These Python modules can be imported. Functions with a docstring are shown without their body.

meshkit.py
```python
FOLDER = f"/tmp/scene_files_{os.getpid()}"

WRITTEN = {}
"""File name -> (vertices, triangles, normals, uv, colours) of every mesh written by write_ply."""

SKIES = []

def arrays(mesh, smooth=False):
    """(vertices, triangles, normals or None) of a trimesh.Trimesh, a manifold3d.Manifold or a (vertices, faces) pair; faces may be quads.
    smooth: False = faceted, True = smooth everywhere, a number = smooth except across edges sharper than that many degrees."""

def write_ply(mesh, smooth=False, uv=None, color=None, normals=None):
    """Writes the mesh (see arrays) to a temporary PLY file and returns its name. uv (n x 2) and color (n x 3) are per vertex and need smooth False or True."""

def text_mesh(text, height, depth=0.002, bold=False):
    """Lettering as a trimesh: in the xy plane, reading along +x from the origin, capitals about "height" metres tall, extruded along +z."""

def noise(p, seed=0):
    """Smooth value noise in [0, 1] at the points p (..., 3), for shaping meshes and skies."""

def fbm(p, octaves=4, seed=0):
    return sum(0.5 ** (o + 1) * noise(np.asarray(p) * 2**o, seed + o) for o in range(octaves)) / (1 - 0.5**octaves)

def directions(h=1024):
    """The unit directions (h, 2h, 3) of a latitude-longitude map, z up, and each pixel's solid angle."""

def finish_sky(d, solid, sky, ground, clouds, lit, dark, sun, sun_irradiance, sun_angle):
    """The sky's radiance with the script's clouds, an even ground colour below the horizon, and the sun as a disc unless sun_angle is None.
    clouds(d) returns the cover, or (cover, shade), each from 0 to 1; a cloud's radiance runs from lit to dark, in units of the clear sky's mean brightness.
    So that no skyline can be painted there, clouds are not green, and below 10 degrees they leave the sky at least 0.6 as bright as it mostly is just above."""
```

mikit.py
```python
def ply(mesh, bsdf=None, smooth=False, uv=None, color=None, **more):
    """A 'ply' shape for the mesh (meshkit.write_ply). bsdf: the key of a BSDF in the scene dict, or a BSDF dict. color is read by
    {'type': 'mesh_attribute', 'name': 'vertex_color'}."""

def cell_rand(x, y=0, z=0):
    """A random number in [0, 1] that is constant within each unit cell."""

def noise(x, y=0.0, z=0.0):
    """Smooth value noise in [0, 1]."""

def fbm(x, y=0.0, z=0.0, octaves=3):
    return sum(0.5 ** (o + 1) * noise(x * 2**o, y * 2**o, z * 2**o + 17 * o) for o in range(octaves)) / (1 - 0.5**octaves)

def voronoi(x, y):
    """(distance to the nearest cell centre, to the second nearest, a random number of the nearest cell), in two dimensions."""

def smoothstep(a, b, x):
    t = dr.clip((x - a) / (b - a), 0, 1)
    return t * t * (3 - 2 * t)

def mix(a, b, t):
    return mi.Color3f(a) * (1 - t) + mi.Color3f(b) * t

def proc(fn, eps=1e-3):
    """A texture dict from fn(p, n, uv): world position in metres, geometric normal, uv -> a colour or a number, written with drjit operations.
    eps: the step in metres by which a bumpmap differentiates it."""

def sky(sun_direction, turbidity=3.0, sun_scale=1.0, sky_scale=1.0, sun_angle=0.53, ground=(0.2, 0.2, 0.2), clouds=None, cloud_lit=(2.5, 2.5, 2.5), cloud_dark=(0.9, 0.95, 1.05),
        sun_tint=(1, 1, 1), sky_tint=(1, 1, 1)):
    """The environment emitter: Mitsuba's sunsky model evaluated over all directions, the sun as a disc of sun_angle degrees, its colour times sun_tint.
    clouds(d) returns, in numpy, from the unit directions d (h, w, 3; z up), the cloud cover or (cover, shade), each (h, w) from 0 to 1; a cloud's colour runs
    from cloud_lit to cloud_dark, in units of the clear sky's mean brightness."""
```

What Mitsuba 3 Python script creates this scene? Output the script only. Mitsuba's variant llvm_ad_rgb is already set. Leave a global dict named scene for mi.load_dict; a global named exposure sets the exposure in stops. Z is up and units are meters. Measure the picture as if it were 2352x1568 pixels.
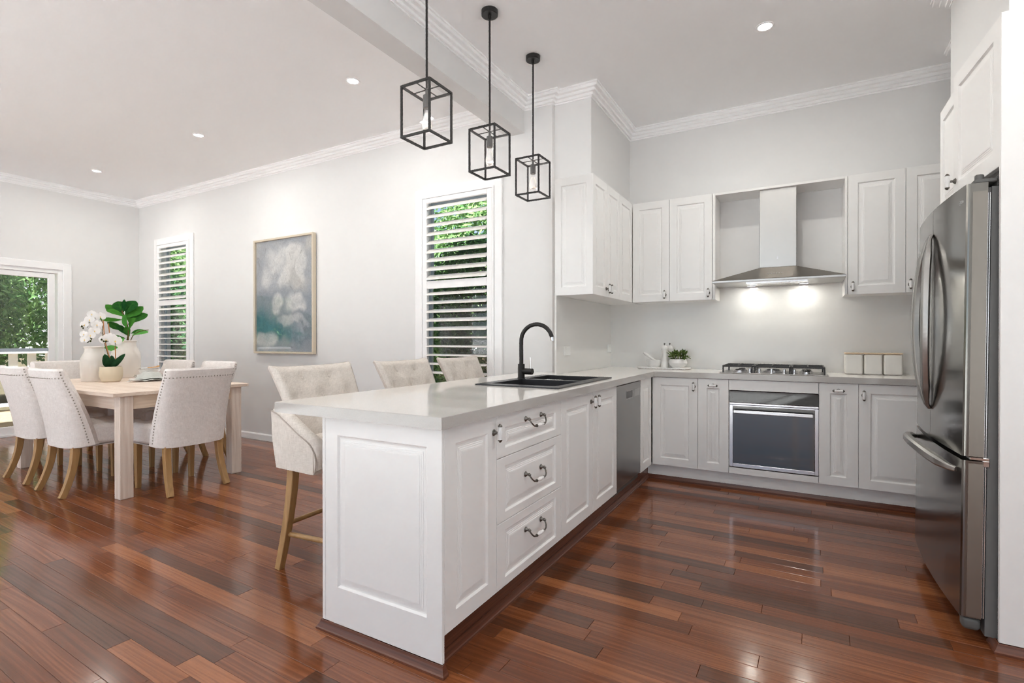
import math, random
import numpy as np, trimesh
import drjit as dr, mitsuba as mi
import mikit, meshkit
from mikit import proc, noise, fbm, cell_rand, smoothstep, mix
from shapely.geometry import Polygon, box as sbox
T = mi.ScalarTransform4f
PI = math.pi
rng = np.random.default_rng(7)
scene, labels = {}, {}

# ------------------------------------------------------------------ camera, sky, exposure
FPX, YAW, PITCH, ROLL, CAM = 1170.5, math.radians(-29.621), math.radians(-0.217), math.radians(-0.032), np.array([1.0802, -1.4093, 1.1634])
_F = np.array([math.sin(YAW) * math.cos(PITCH), math.cos(YAW) * math.cos(PITCH), math.sin(PITCH)])
_R = np.array([math.cos(YAW), -math.sin(YAW), 0.0]); _U = np.cross(_R, _F)
_R, _U = _R * math.cos(ROLL) + _U * math.sin(ROLL), _U * math.cos(ROLL) - _R * math.sin(ROLL)
scene['camera'] = {'type': 'perspective', 'fov_axis': 'x', 'fov': math.degrees(2 * math.atan(1176 / FPX)), 'near_clip': 0.02, 'far_clip': 200.0,
                   'to_world': T().look_at(origin=CAM.tolist(), target=(CAM + _F).tolist(), up=_U.tolist())}
exposure = 0.38
SKY = 4.4
def clouds(d):
    n = meshkit.fbm(d * np.array([2.2, 2.2, 3.5]) + 5.0, 4, 3)
    return np.clip((n - 0.38) * 4.0, 0, 1)
scene['sky'] = {'sampling_weight': 14.0, **mikit.sky((0.16, -0.70, 0.69), turbidity=3.0, sun_scale=3.0 * SKY, sun_tint=(0.74, 0.94, 1.30), sky_scale=0.75 * SKY, sun_angle=1.2, ground=(0.62, 0.61, 0.60), clouds=clouds,
                         cloud_lit=(2.2, 2.2, 2.2), cloud_dark=(1.2, 1.25, 1.3), sky_tint=(1.0, 0.98, 0.97))}
DOWNLIGHT = 460.0
HOODLIGHT = 120.0
BOUNCE_RUG = (-6.4, 1.6, -5.0, -2.1)  # extent of the added, unseen sunlight reflector on the floor
BULB = 3.2

# ------------------------------------------------------------------ materials
def rgb(*c): return {'type': 'rgb', 'value': list(c)}
def diff(c): return {'type': 'twosided', 'b': {'type': 'diffuse', 'reflectance': c if isinstance(c, dict) else rgb(*c)}}
def prin(c, rough=0.4, metal=0.0, spec=0.5, **k):
    return {'type': 'twosided', 'b': {'type': 'principled', 'base_color': c if isinstance(c, dict) else rgb(*c), 'roughness': rough, 'metallic': metal, 'specular': spec, **k}}
def mat(name, d): scene['mat_' + name] = d; return 'mat_' + name
M_WALL = mat('wall', diff((0.765, 0.76, 0.752)))
M_CEIL = mat('ceiling', diff((0.93, 0.93, 0.93)))
M_TRIM = mat('trim', prin((0.90, 0.90, 0.90), 0.35))
M_CAB = mat('cabinet', prin((0.82, 0.815, 0.80), 0.28, 0, 0.5))
M_SPLASH = mat('splash', prin((0.80, 0.79, 0.76), 0.12))
def f_bench(p, n, uv):
    s = fbm(p.x * 600, p.y * 600, p.z * 600, 2)
    return mix((0.475, 0.455, 0.432), (0.505, 0.487, 0.465), smoothstep(0.3, 0.7, s))
M_BENCH = mat('bench', prin(proc(f_bench), 0.07, 0, 0.5))
def f_floor(p, n, uv):
    # uv.x: metres along the plank, uv.y: plank number + fraction across; the tone of each plank is coded in its number
    pid = dr.floor(uv.y); v = uv.y - pid; tone = (pid - 16.0 * dr.floor(pid / 16.0)) / 15.0
    r1 = cell_rand(pid, 3); r2 = cell_rand(pid, 9)
    across = v * 0.081
    warp = fbm(uv.x * 1.6 + r1 * 37, across * 9 + r2 * 11, pid * 0.37, 2)
    g1 = noise(uv.x * 2.2 + r2 * 50, across * 160 + warp * 9 + r1 * 30, pid)
    g2 = noise(uv.x * 14 + r1 * 70, across * 900, pid)
    pores = smoothstep(0.72, 0.95, noise(uv.x * 45 + r1 * 9, across * 2600, pid))
    dark = mi.Color3f(0.062, 0.025, 0.013); mid = mi.Color3f(0.142, 0.043, 0.016); lite = mi.Color3f(0.29, 0.108, 0.044)
    t = dr.clip(tone + (g1 - 0.5) * 0.34 + (g2 - 0.5) * 0.12, 0, 1)
    c = dr.select(t < 0.5, mix(dark, mid, t * 2), mix(mid, lite, t * 2 - 1))
    return c * (1 - 0.25 * pores)
def f_floor_bump(p, n, uv): return fbm(p.x * 7, p.y * 7, 0.0, 2) * 0.00035
M_FLOOR = mat('floor', {'type': 'twosided', 'b': {'type': 'bumpmap', 't': proc(f_floor_bump, 4e-3), 'scale': 1.0, 'n': {'type': 'principled', 'base_color': proc(f_floor), 'roughness': 0.135, 'specular': 0.5}}})
M_JOINT = mat('joint', diff((0.035, 0.016, 0.010)))
def f_dtrim(p, n, uv):
    g = fbm(p.x * 3 + p.z * 60, p.y * 3 + p.z * 60, p.z * 140, 3)
    return mix((0.055, 0.018, 0.010), (0.15, 0.050, 0.026), g)
M_DTRIM = mat('dark_trim', prin(proc(f_dtrim), 0.25))
def wood(c1, c2, k, ax):
    def f(p, n, uv):
        a, b, c = (p.x, p.y, p.z) if ax == 'x' else ((p.y, p.z, p.x) if ax == 'y' else (p.z, p.x, p.y))
        w = fbm(a * 1.5, b * 8, c * 8, 2)
        g = noise(a * 3, b * k + w * 5, c * k + w * 5); h = noise(a * 14, b * k * 6, c * k * 6)
        return mix(c1, c2, dr.clip(g * 0.75 + h * 0.3, 0, 1))
    return proc(f)
M_OAK = mat('oak', prin(wood((0.25, 0.135, 0.050), (0.39, 0.225, 0.092), 60, 'z'), 0.4))
M_PALE_Z = mat('pale_z', prin(wood((0.55, 0.435, 0.36), (0.76, 0.67, 0.60), 70, 'z'), 0.55))
M_PALE_X = mat('pale_x', prin(wood((0.58, 0.455, 0.36), (0.75, 0.64, 0.55), 70, 'x'), 0.5))
M_PALE_Y = mat('pale_y', prin(wood((0.55, 0.42, 0.31), (0.76, 0.63, 0.51), 70, 'y'), 0.55))
M_BAMBOO = mat('bamboo', prin(wood((0.55, 0.40, 0.25), (0.70, 0.55, 0.38), 90, 'x'), 0.5))
def linen(c1, c2):
    def f(p, n, uv):
        a = noise(p.x * 420 + p.y * 260, p.z * 60, p.y * 60); b = noise(p.x * 70, p.z * 600, p.y * 70)
        m = fbm(p.x * 45, p.y * 45, p.z * 45, 2)
        return mix(c1, c2, dr.clip(a * 0.4 + b * 0.4 + m * 0.3, 0, 1))
    return proc(f)
M_LINEN = mat('linen', diff(linen((0.65, 0.605, 0.58), (0.92, 0.88, 0.855))))
M_LINEN_B = mat('linen_beige', diff(linen((0.54, 0.49, 0.44), (0.82, 0.765, 0.71))))
M_SEAM = mat('seam', diff((0.40, 0.35, 0.31)))
M_NAIL = mat('nail', prin((0.30, 0.27, 0.24), 0.28, 1.0))
M_STEEL = mat('steel', {'type': 'twosided', 'b': {'type': 'principled', 'base_color': rgb(0.52, 0.51, 0.495), 'metallic': 1.0, 'roughness': 0.33, 'anisotropic': 0.6}})
M_STEEL_DK = mat('steel_dark', prin((0.23, 0.222, 0.205), 0.15, 1.0))
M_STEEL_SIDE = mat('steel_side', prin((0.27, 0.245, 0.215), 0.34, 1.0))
M_STEEL_DW = mat('steel_dishwasher', prin((0.30, 0.295, 0.285), 0.26, 1.0))
M_ALU = mat('aluminium', prin((0.72, 0.72, 0.74), 0.22, 1.0))
M_CHROME = mat('chrome', prin((0.80, 0.80, 0.80), 0.06, 1.0))
M_PEWTER = mat('pewter', prin((0.17, 0.16, 0.145), 0.26, 1.0))
M_PORC = mat('porcelain', prin((0.84, 0.84, 0.835), 0.10))
M_BLACK = mat('black_metal', prin((0.012, 0.011, 0.010), 0.42, 0, 0.35))
M_IRON = mat('cast_iron', prin((0.022, 0.022, 0.022), 0.5))
M_SINK = mat('black_composite', prin((0.022, 0.022, 0.024), 0.30))
M_GREY = mat('grey_plastic', prin((0.075, 0.075, 0.072), 0.4))
M_CASE = mat('fridge_case', prin((0.12, 0.12, 0.118), 0.38))
M_OVENGLASS = mat('oven_glass', prin((0.016, 0.014, 0.012), 0.035, 0, 0.6))
M_OVENDOOR = mat('oven_door_glass', prin((0.15, 0.15, 0.147), 0.05, 1.0))
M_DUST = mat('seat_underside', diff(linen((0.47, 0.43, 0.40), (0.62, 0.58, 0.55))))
M_GLASS = mat('pane', {'type': 'thindielectric', 'int_ior': 1.5})
M_CERAM = mat('ceramic_glaze', prin((0.80, 0.755, 0.70), 0.07))
M_WHITE_CER = mat('ceramic_white', prin((0.82, 0.81, 0.785), 0.16))
M_IVORY = mat('ivory', prin((0.80, 0.775, 0.72), 0.35))
M_POT = mat('stone_pot', diff((0.66, 0.575, 0.44)))
M_RIM = mat('dark_rim', prin((0.22, 0.17, 0.13), 0.4))
M_NAPKIN = mat('napkin', diff(linen((0.46, 0.47, 0.44), (0.60, 0.61, 0.58))))
M_SPOON = mat('spoon', prin((0.52, 0.30, 0.13), 0.5))
M_PLUG = mat('plug', prin((0.84, 0.84, 0.82), 0.25))
M_SOIL = mat('soil', diff((0.03, 0.022, 0.015)))
M_ALU_BLUE = mat('window_frame', prin((0.40, 0.47, 0.53), 0.35))
M_LOUVRE = mat('louvre', prin((0.88, 0.855, 0.82), 0.25))
def leafmat(name, lo, hi, rough=0.4, trans=0.5):
    def f(p, n, uv):
        k = cell_rand(dr.floor(uv.y), 5); v = uv.y - dr.floor(uv.y)
        rib = smoothstep(0.05, 0.0, dr.abs(v - 0.5)) * 0.25
        return mix(lo, hi, dr.clip(k + rib + (noise(p.x * 60, p.y * 60, p.z * 60) - 0.5) * 0.25, 0, 1))
    return mat(name, {'type': 'principledthin', 'base_color': proc(f), 'roughness': rough, 'diff_trans': trans, 'spec_trans': 0.0, 'eta': 1.45})
M_LEAF_TREE = leafmat('tree_leaf', (0.08, 0.20, 0.065), (0.36, 0.54, 0.21), 0.35, 0.7)
M_LEAF_HEDGE = leafmat('hedge_leaf', (0.02, 0.085, 0.04), (0.16, 0.33, 0.12), 0.3, 0.6)
M_LEAF_FIG = leafmat('fig_leaf', (0.012, 0.06, 0.018), (0.07, 0.24, 0.035), 0.3, 0.25)
M_LEAF_FIG_YOUNG = leafmat('fig_leaf_young', (0.10, 0.36, 0.07), (0.17, 0.48, 0.12), 0.3, 0.3)
M_LEAF_ORCHID = leafmat('orchid_leaf', (0.008, 0.030, 0.014), (0.02, 0.06, 0.025), 0.3, 0.1)
M_LEAF_HERB = leafmat('herb_leaf', (0.045, 0.075, 0.02), (0.16, 0.22, 0.07), 0.4, 0.2)
M_PETAL = mat('petal', {'type': 'principledthin', 'base_color': rgb(0.88, 0.87, 0.86), 'roughness': 0.5, 'diff_trans': 0.6, 'eta': 1.4})
M_YELLOW = mat('petal_lip', diff((0.80, 0.55, 0.16)))
M_BUD = mat('bud', diff((0.035, 0.04, 0.012)))
M_STEM = mat('stem', diff((0.12, 0.09, 0.035)))
M_STICK = mat('stick', diff((0.42, 0.20, 0.09)))
M_BARK = mat('bark', diff((0.11, 0.08, 0.06)))
M_SOIL_OUT = mat('garden_soil', diff((0.13, 0.11, 0.07)))
def f_deck(p, n, uv): return mix((0.30, 0.22, 0.14), (0.40, 0.31, 0.21), noise(p.x * 40, p.y * 3, 0.0))
M_DECK = mat('deck', diff(proc(f_deck)))
M_BOUNCE_RUG = mat('bounce_rug', diff((0.80, 0.79, 0.77)))  # pale, so the added floor sheet throws sun upwards
M_RAIL = mat('rail_paint', diff((0.86, 0.86, 0.86)))
M_EMIT = None
def f_art(p, n, uv):
    x, z = uv.x, uv.y          # 0..1 across, 0..1 up
    wx = x + (fbm(x * 4, z * 4, 1.0, 4) - 0.5) * 0.30; wz = z + (fbm(x * 4, z * 4, 7.0, 4) - 0.5) * 0.22
    c = mix((0.43, 0.42, 0.405), (0.31, 0.325, 0.35), smoothstep(0.35, 0.75, fbm(wx * 3, wz * 3, 2.0, 4)))
    c = mix(c, (0.19, 0.225, 0.265), smoothstep(0.62, 0.50, wz) * 0.75)
    teal = smoothstep(0.10, -0.10, wz - (0.42 - 0.36 * wx)) * smoothstep(0.04, 0.18, wz)
    c = mix(c, mix((0.03, 0.12, 0.15), (0.06, 0.19, 0.22), fbm(x * 22, z * 7, 6.0, 3)), teal * 0.92)
    def petal(cx, cz, rx, rz, k): return smoothstep(1.25, 0.55, dr.sqrt(dr.square((wx - cx) / rx) + dr.square((wz - cz) / rz))) * (0.35 + 0.8 * fbm(wx * 11 + wz * 6 + k, wz * 15 - wx * 5, k, 4))
    blob = dr.maximum(dr.maximum(petal(0.38, 0.42, 0.13, 0.085, 1.0), petal(0.68, 0.43, 0.14, 0.095, 2.0)), dr.maximum(petal(0.16, 0.12, 0.24, 0.08, 3.0), petal(0.60, 0.27, 0.26, 0.05, 4.0) * 0.6))
    blob = dr.maximum(blob, dr.maximum(dr.maximum(petal(0.50, 0.84, 0.36, 0.11, 5.0), petal(0.48, 0.68, 0.16, 0.13, 6.0)), dr.maximum(petal(0.18, 0.72, 0.13, 0.12, 7.0) * 0.8, petal(0.84, 0.74, 0.08, 0.13, 8.0))))
    c = mix(c, (0.60, 0.59, 0.575), dr.clip(blob, 0, 1) * 0.9)
    lines = smoothstep(0.012, 0.0, dr.abs(fbm(wx * 7, wz * 6, 12.0, 3) - 0.52)) * smoothstep(0.35, 0.55, wz)
    return mix(c, (0.16, 0.15, 0.15), lines * 0.35) * (0.88 + 0.24 * fbm(x * 70, z * 90, 1.0, 2))
M_ART = mat('painting', diff(proc(f_art)))
M_FRAME = mat('frame', prin((0.66, 0.58, 0.46), 0.35, 0.35))

# ------------------------------------------------------------------ mesh helpers
def tm(v, f): return trimesh.Trimesh(np.asarray(v, float), np.asarray(f, int), process=False)
def cat(*ms):
    ms = [m for k in ms for m in (k if isinstance(k, (list, tuple)) else [k])]
    return trimesh.util.concatenate(ms) if len(ms) > 1 else ms[0]
def bx(x0, x1, y0, y1, z0, z1, b=0.0):
    x0, x1, y0, y1, z0, z1 = min(x0, x1), max(x0, x1), min(y0, y1), max(y0, y1), min(z0, z1), max(z0, z1)
    if b <= 0:
        v = [[x, y, z] for x in (x0, x1) for y in (y0, y1) for z in (z0, z1)]
        return tm(v, [[0, 1, 3], [0, 3, 2], [4, 6, 7], [4, 7, 5], [0, 4, 5], [0, 5, 1], [2, 3, 7], [2, 7, 6], [0, 2, 6], [0, 6, 4], [1, 5, 7], [1, 7, 3]])
    b = min(b, (x1 - x0) * .49, (y1 - y0) * .49, (z1 - z0) * .49)
    pts = []
    for (a, c), s in (((0, 0), 0),):
        pass
    lo, hi = np.array([x0, y0, z0]), np.array([x1, y1, z1])
    for sx in (0, 1):
        for sy in (0, 1):
            for sz in (0, 1):
                c = np.where([sx, sy, sz], hi, lo); i = np.where([sx, sy, sz], -b, b)
                for k in range(3):
                    q = c + i; q[k] = c[k]; pts.append(q)
    return trimesh.convex.convex_hull(np.array(pts))
def xf(m, M):
    m = m.copy(); m.apply_transform(M); return m
def tr(m, x=0, y=0, z=0): return xf(m, trimesh.transformations.translation_matrix([x, y, z]))
def rot(m, deg, axis, point=(0, 0, 0)): return xf(m, trimesh.transformations.rotation_matrix(math.radians(deg), axis, point))
def prism(poly, a, b, axis='z'):
    """shapely polygon extruded from a to b along an axis; polygon coordinates are (x,y), (y,z) for 'x' and (x,z) for 'y'"""
    m = trimesh.creation.extrude_polygon(poly, b - a, engine='earcut'); v = m.vertices.copy(); v[:, 2] += a
    if axis == 'x': v = v[:, [2, 0, 1]]
    if axis == 'y': v = v[:, [0, 2, 1]]; m.faces = m.faces[:, ::-1]
    return tm(v, m.faces)
def lathe(prof, n=32, c=(0, 0, 0)):
    p = np.asarray(prof, float); a = np.linspace(0, 2 * PI, n, endpoint=False)
    v = np.stack([np.outer(p[:, 0], np.cos(a)), np.outer(p[:, 0], np.sin(a)), np.repeat(p[:, 1:2], n, 1)], -1).reshape(-1, 3) + np.asarray(c)
    f = []
    for i in range(len(p) - 1):
        for j in range(n):
            k = (j + 1) % n
            f += [[i * n + j, i * n + k, (i + 1) * n + k], [i * n + j, (i + 1) * n + k, (i + 1) * n + j]]
    m = tm(v, f); m.merge_vertices(); m.update_faces(m.nondegenerate_faces()); return m
def curve(pts, n=24):
    from scipy.interpolate import CubicSpline
    p = np.asarray(pts, float); t = np.r_[0, np.cumsum(np.linalg.norm(np.diff(p, axis=0), axis=1))]
    return CubicSpline(t, p)(np.linspace(0, t[-1], n))
def tube(pts, r, n=10, cap=True, sect=None, up=None):
    p = np.asarray(pts, float); m = len(p); r = np.broadcast_to(r, (m,))
    t = np.gradient(p, axis=0); t /= np.linalg.norm(t, axis=1, keepdims=True) + 1e-12
    a = np.zeros_like(p); u = np.array(up if up is not None else ([0, 0, 1.0] if abs(t[0, 2]) < .9 else [1.0, 0, 0]), float)
    for i in range(m):
        u = u - t[i] * (u @ t[i]); u /= np.linalg.norm(u) + 1e-12; a[i] = u
    b = np.cross(t, a)
    if sect is None:
        g = np.linspace(0, 2 * PI, n, endpoint=False); sect = np.stack([np.cos(g), np.sin(g)], 1)
    sect = np.asarray(sect, float); n = len(sect)
    v = (p[:, None] + r[:, None, None] * (sect[None, :, :1] * a[:, None] + sect[None, :, 1:] * b[:, None])).reshape(-1, 3)
    f = []
    for i in range(m - 1):
        for j in range(n):
            k = (j + 1) % n; f += [[i * n + j, i * n + k, (i + 1) * n + k], [i * n + j, (i + 1) * n + k, (i + 1) * n + j]]
    if cap:
        v = np.vstack([v, p[:1], p[-1:]]); e = len(v) - 2
        f += [[e, (j + 1) % n, j] for j in range(n)] + [[e + 1, (m - 1) * n + j, (m - 1) * n + (j + 1) % n] for j in range(n)]
    return tm(v, f)
def squaresect(w, h, c=.25):
    return [(w * x, h * y) for x, y in ((1, 1 - c), (1 - c, 1), (-1 + c, 1), (-1, 1 - c), (-1, -1 + c), (-1 + c, -1), (1 - c, -1), (1, -1 + c))]
def sphere(r, c=(0, 0, 0), n=10, s=(1, 1, 1)):
    m = trimesh.creation.uv_sphere(radius=1.0, count=[n, 2 * n]); m.apply_scale(np.array(s) * r); m.apply_translation(c); return m
def softbox(x0, x1, y0, y1, z0, z1, r, n=5, dome=0.0):
    th = (np.arange(2 * n) + .5) / (2 * n) * PI; ph = (np.arange(4 * n) + .5) / (4 * n) * 2 * PI
    th = np.r_[0.0001, th, PI - .0001]
    d = np.stack([np.outer(np.sin(th), np.cos(ph)), np.outer(np.sin(th), np.sin(ph)), np.outer(np.cos(th), np.ones_like(ph))], -1)
    h = np.array([x1 - x0, y1 - y0, z1 - z0]) / 2; c = np.array([x0 + x1, y0 + y1, z0 + z1]) / 2
    v = np.sign(d) * np.maximum(h - r, 0) + d * np.minimum(r, h)
    nr, nc = d.shape[:2]; f = []
    for i in range(nr - 1):
        for j in range(nc):
            k = (j + 1) % nc; f += [[i * nc + j, (i + 1) * nc + j, (i + 1) * nc + k], [i * nc + j, (i + 1) * nc + k, i * nc + k]]
    v = (v + c).reshape(-1, 3); v = np.vstack([v, [[c[0], c[1], z1], [c[0], c[1], z0]]]); e = len(v) - 2
    f += [[e, j, (j + 1) % nc] for j in range(nc)] + [[e + 1, (nr - 1) * nc + (j + 1) % nc, (nr - 1) * nc + j] for j in range(nc)]
    return tm(v, f)
def shell(A, B):
    """closed solid between two grids of points A (outer) and B (inner), both (r,c,3)"""
    r, c = A.shape[:2]; v = np.vstack([A.reshape(-1, 3), B.reshape(-1, 3)]); o = r * c; f = []
    for i in range(r - 1):
        for j in range(c - 1):
            a, b, d, e = i * c + j, i * c + j + 1, (i + 1) * c + j + 1, (i + 1) * c + j
            f += [[a, b, d], [a, d, e], [o + a, o + d, o + b], [o + a, o + e, o + d]]
    rim = [i * c for i in range(r)] + [(r - 1) * c + j for j in range(1, c)] + [i * c + c - 1 for i in range(r - 2, -1, -1)] + [j for j in range(c - 2, 0, -1)]
    for a, b in zip(rim, rim[1:] + rim[:1]): f += [[a, b, o + b], [a, o + b, o + a]]
    m = tm(v, f)
    if m.volume < 0: m.invert()
    return m
def frame_door(w, h, t=0.018, ih=0.066, iv=0.062, iv_top=None, panels=None):
    """raised-panel door in the plane x (0..w), z (0..h), front at y=0 facing -y, back at y=t: nested mitred rings"""
    iv_top = iv if iv_top is None else iv_top
    v, f = [], []
    def ring(x0, x1, z0, z1, y): v.extend([[x0, y, z0], [x1, y, z0], [x1, y, z1], [x0, y, z1]]); return len(v) - 4
    def join(a, b):
        for k in range(4): q = (k + 1) % 4; f.extend([[a + k, a + q, b + q], [a + k, b + q, b + k]])
    o0 = ring(0, w, 0, h, t); o1 = ring(0, w, 0, h, .0015); o2 = ring(.0015, w - .0015, .0015, h - .0015, 0)
    f.extend([[o0, o0 + 2, o0 + 1], [o0, o0 + 3, o0 + 2]]); join(o0, o1); join(o1, o2)
    if panels is None: panels = [(ih, w - ih, iv, h - iv_top)]
    prev = o2
    zs = [.0015] + [(panels[i][3] + panels[i + 1][2]) / 2 for i in range(len(panels) - 1)] + [h - .0015]
    for (x0, x1, z0, z1), za, zb in zip(panels, zs[:-1], zs[1:]):
        if len(panels) > 1: prev = ring(.0015, w - .0015, za, zb, 0)
        P = prev
        for ins, y in ((0, 0), (.001, .0012), (.007, .0075), (.012, .0082), (.020, .0078), (.0215, .0062), (.027, .0058), (.0285, .0042), (.034, .0036), (.0355, .0020), (.041, .0012)):
            k = ring(x0 + ins, x1 - ins, z0 + ins, z1 - ins, y); join(P, k); P = k
        f.extend([[P, P + 1, P + 2], [P, P + 2, P + 3]])
    return tm(v, f)
def face(m, side, at, u0, z0):
    """put a door built by frame_door on a wall: side '-y' (u is x), '+x' (u is y), '-x' (u runs along -y from u0)"""
    v = np.array(m.vertices)
    if side == '-y': w = np.stack([u0 + v[:, 0], at + v[:, 1], z0 + v[:, 2]], 1)
    if side == '+x': w = np.stack([at - v[:, 1], u0 + v[:, 0], z0 + v[:, 2]], 1)
    if side == '-x': w = np.stack([at + v[:, 1], u0 - v[:, 0], z0 + v[:, 2]], 1)
    return tm(w, m.faces)
def leaf(base, tip, width, up, bend=0.15, fold=0.2, shape='obovate', nl=7):
    base, tip, up = (np.asarray(q, float) for q in (base, tip, up)); L = np.linalg.norm(tip - base); a = (tip - base) / L
    s = np.cross(a, up); s /= np.linalg.norm(s) + 1e-9; nrm = np.cross(s, a)
    t = np.linspace(0, 1, nl)
    if shape == 'obovate': w = np.sin(PI * np.clip(t, 0, 1) ** 1.35) ** .75
    elif shape == 'strap': w = np.sin(PI * t ** .8) ** .6
    else: w = np.sin(PI * t) ** .8
    w = w * width / 2; w[0] = max(w[0], .002)
    mid = base + np.outer(t, a) * L + np.outer(bend * L * np.sin(PI * t) , nrm)
    l = mid + np.outer(w, s) + np.outer(w * fold, nrm); r = mid - np.outer(w, s) + np.outer(w * fold, nrm)
    v = np.stack([l, mid, r], 1).reshape(-1, 3); f = []
    for i in range(nl - 1):
        for k in (0, 1):
            q = i * 3 + k; f += [[q, q + 1, q + 4], [q, q + 4, q + 3]]
    uv = np.stack([np.repeat(t, 3), np.tile([0.02, .5, .98], nl)], 1)
    return tm(v, f), uv
def sweep(path, prof, closed=False, room=1):
    """profile (d, z) swept along an xy polyline, d measured into the room to the left (room=1) or right (-1); mitred"""
    p = np.asarray(path, float); n = len(p); pr = np.asarray(prof, float); rows = []
    for i in range(n):
        d0 = p[i] - p[i - 1] if i > 0 else p[1] - p[0]; d1 = p[i + 1] - p[i] if i < n - 1 else d0
        if i == 0: d0 = d1
        d0, d1 = d0 / np.linalg.norm(d0), d1 / np.linalg.norm(d1)
        n0, n1 = room * np.array([-d0[1], d0[0]]), room * np.array([-d1[1], d1[0]])
        m = n0 + n1; m = m / (m @ n0)
        rows.append(np.column_stack([p[i] + np.outer(pr[:, 0], m), pr[:, 1]]))
    k = len(pr); v = np.vstack(rows); f = []
    for i in range(n - 1):
        for j in range(k):
            q = (j + 1) % k; a, b, c, d = i * k + j, i * k + q, (i + 1) * k + q, (i + 1) * k + j
            f += [[a, b, c], [a, c, d]]
    c0 = trimesh.creation.triangulate_polygon(Polygon(pr), engine='earcut')[1]
    f += [list(x) for x in c0] + [list(x[::-1] + (n - 1) * k) for x in c0]
    m = tm(v, f); m.fix_normals() if False else None
    if m.volume < 0: m.invert()
    return m

# ------------------------------------------------------------------ scene bookkeeping
taken = {}
def key(name):
    if name not in taken: taken[name] = 0; return name
    taken[name] += 1; return f'{name}_{taken[name]:03d}'
def thing(name, label=None, category=None, group=None, kind=None):
    k = key(name); d = {}
    if label: d['label'] = label
    if category: d['category'] = category
    if group: d['group'] = group
    if kind: d['kind'] = kind
    if d: labels[k] = d
    return k
def add(parent, name, mesh, m, smooth=30, label=None, kind=None, **more):
    k = key(parent + '__' + name)
    scene[k] = mesh_dict(mesh, m, smooth, **more)
    if label or kind: labels[k] = {**({'label': label} if label else {}), **({'kind': kind} if kind else {})}
    return k
def mesh_dict(mesh, m, smooth=30, **more): return mikit.ply(mesh, m, smooth=smooth, **more)
def whole(k, mesh, m, smooth=30, **more): scene[k] = mesh_dict(mesh, m, smooth, **more); return k
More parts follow.
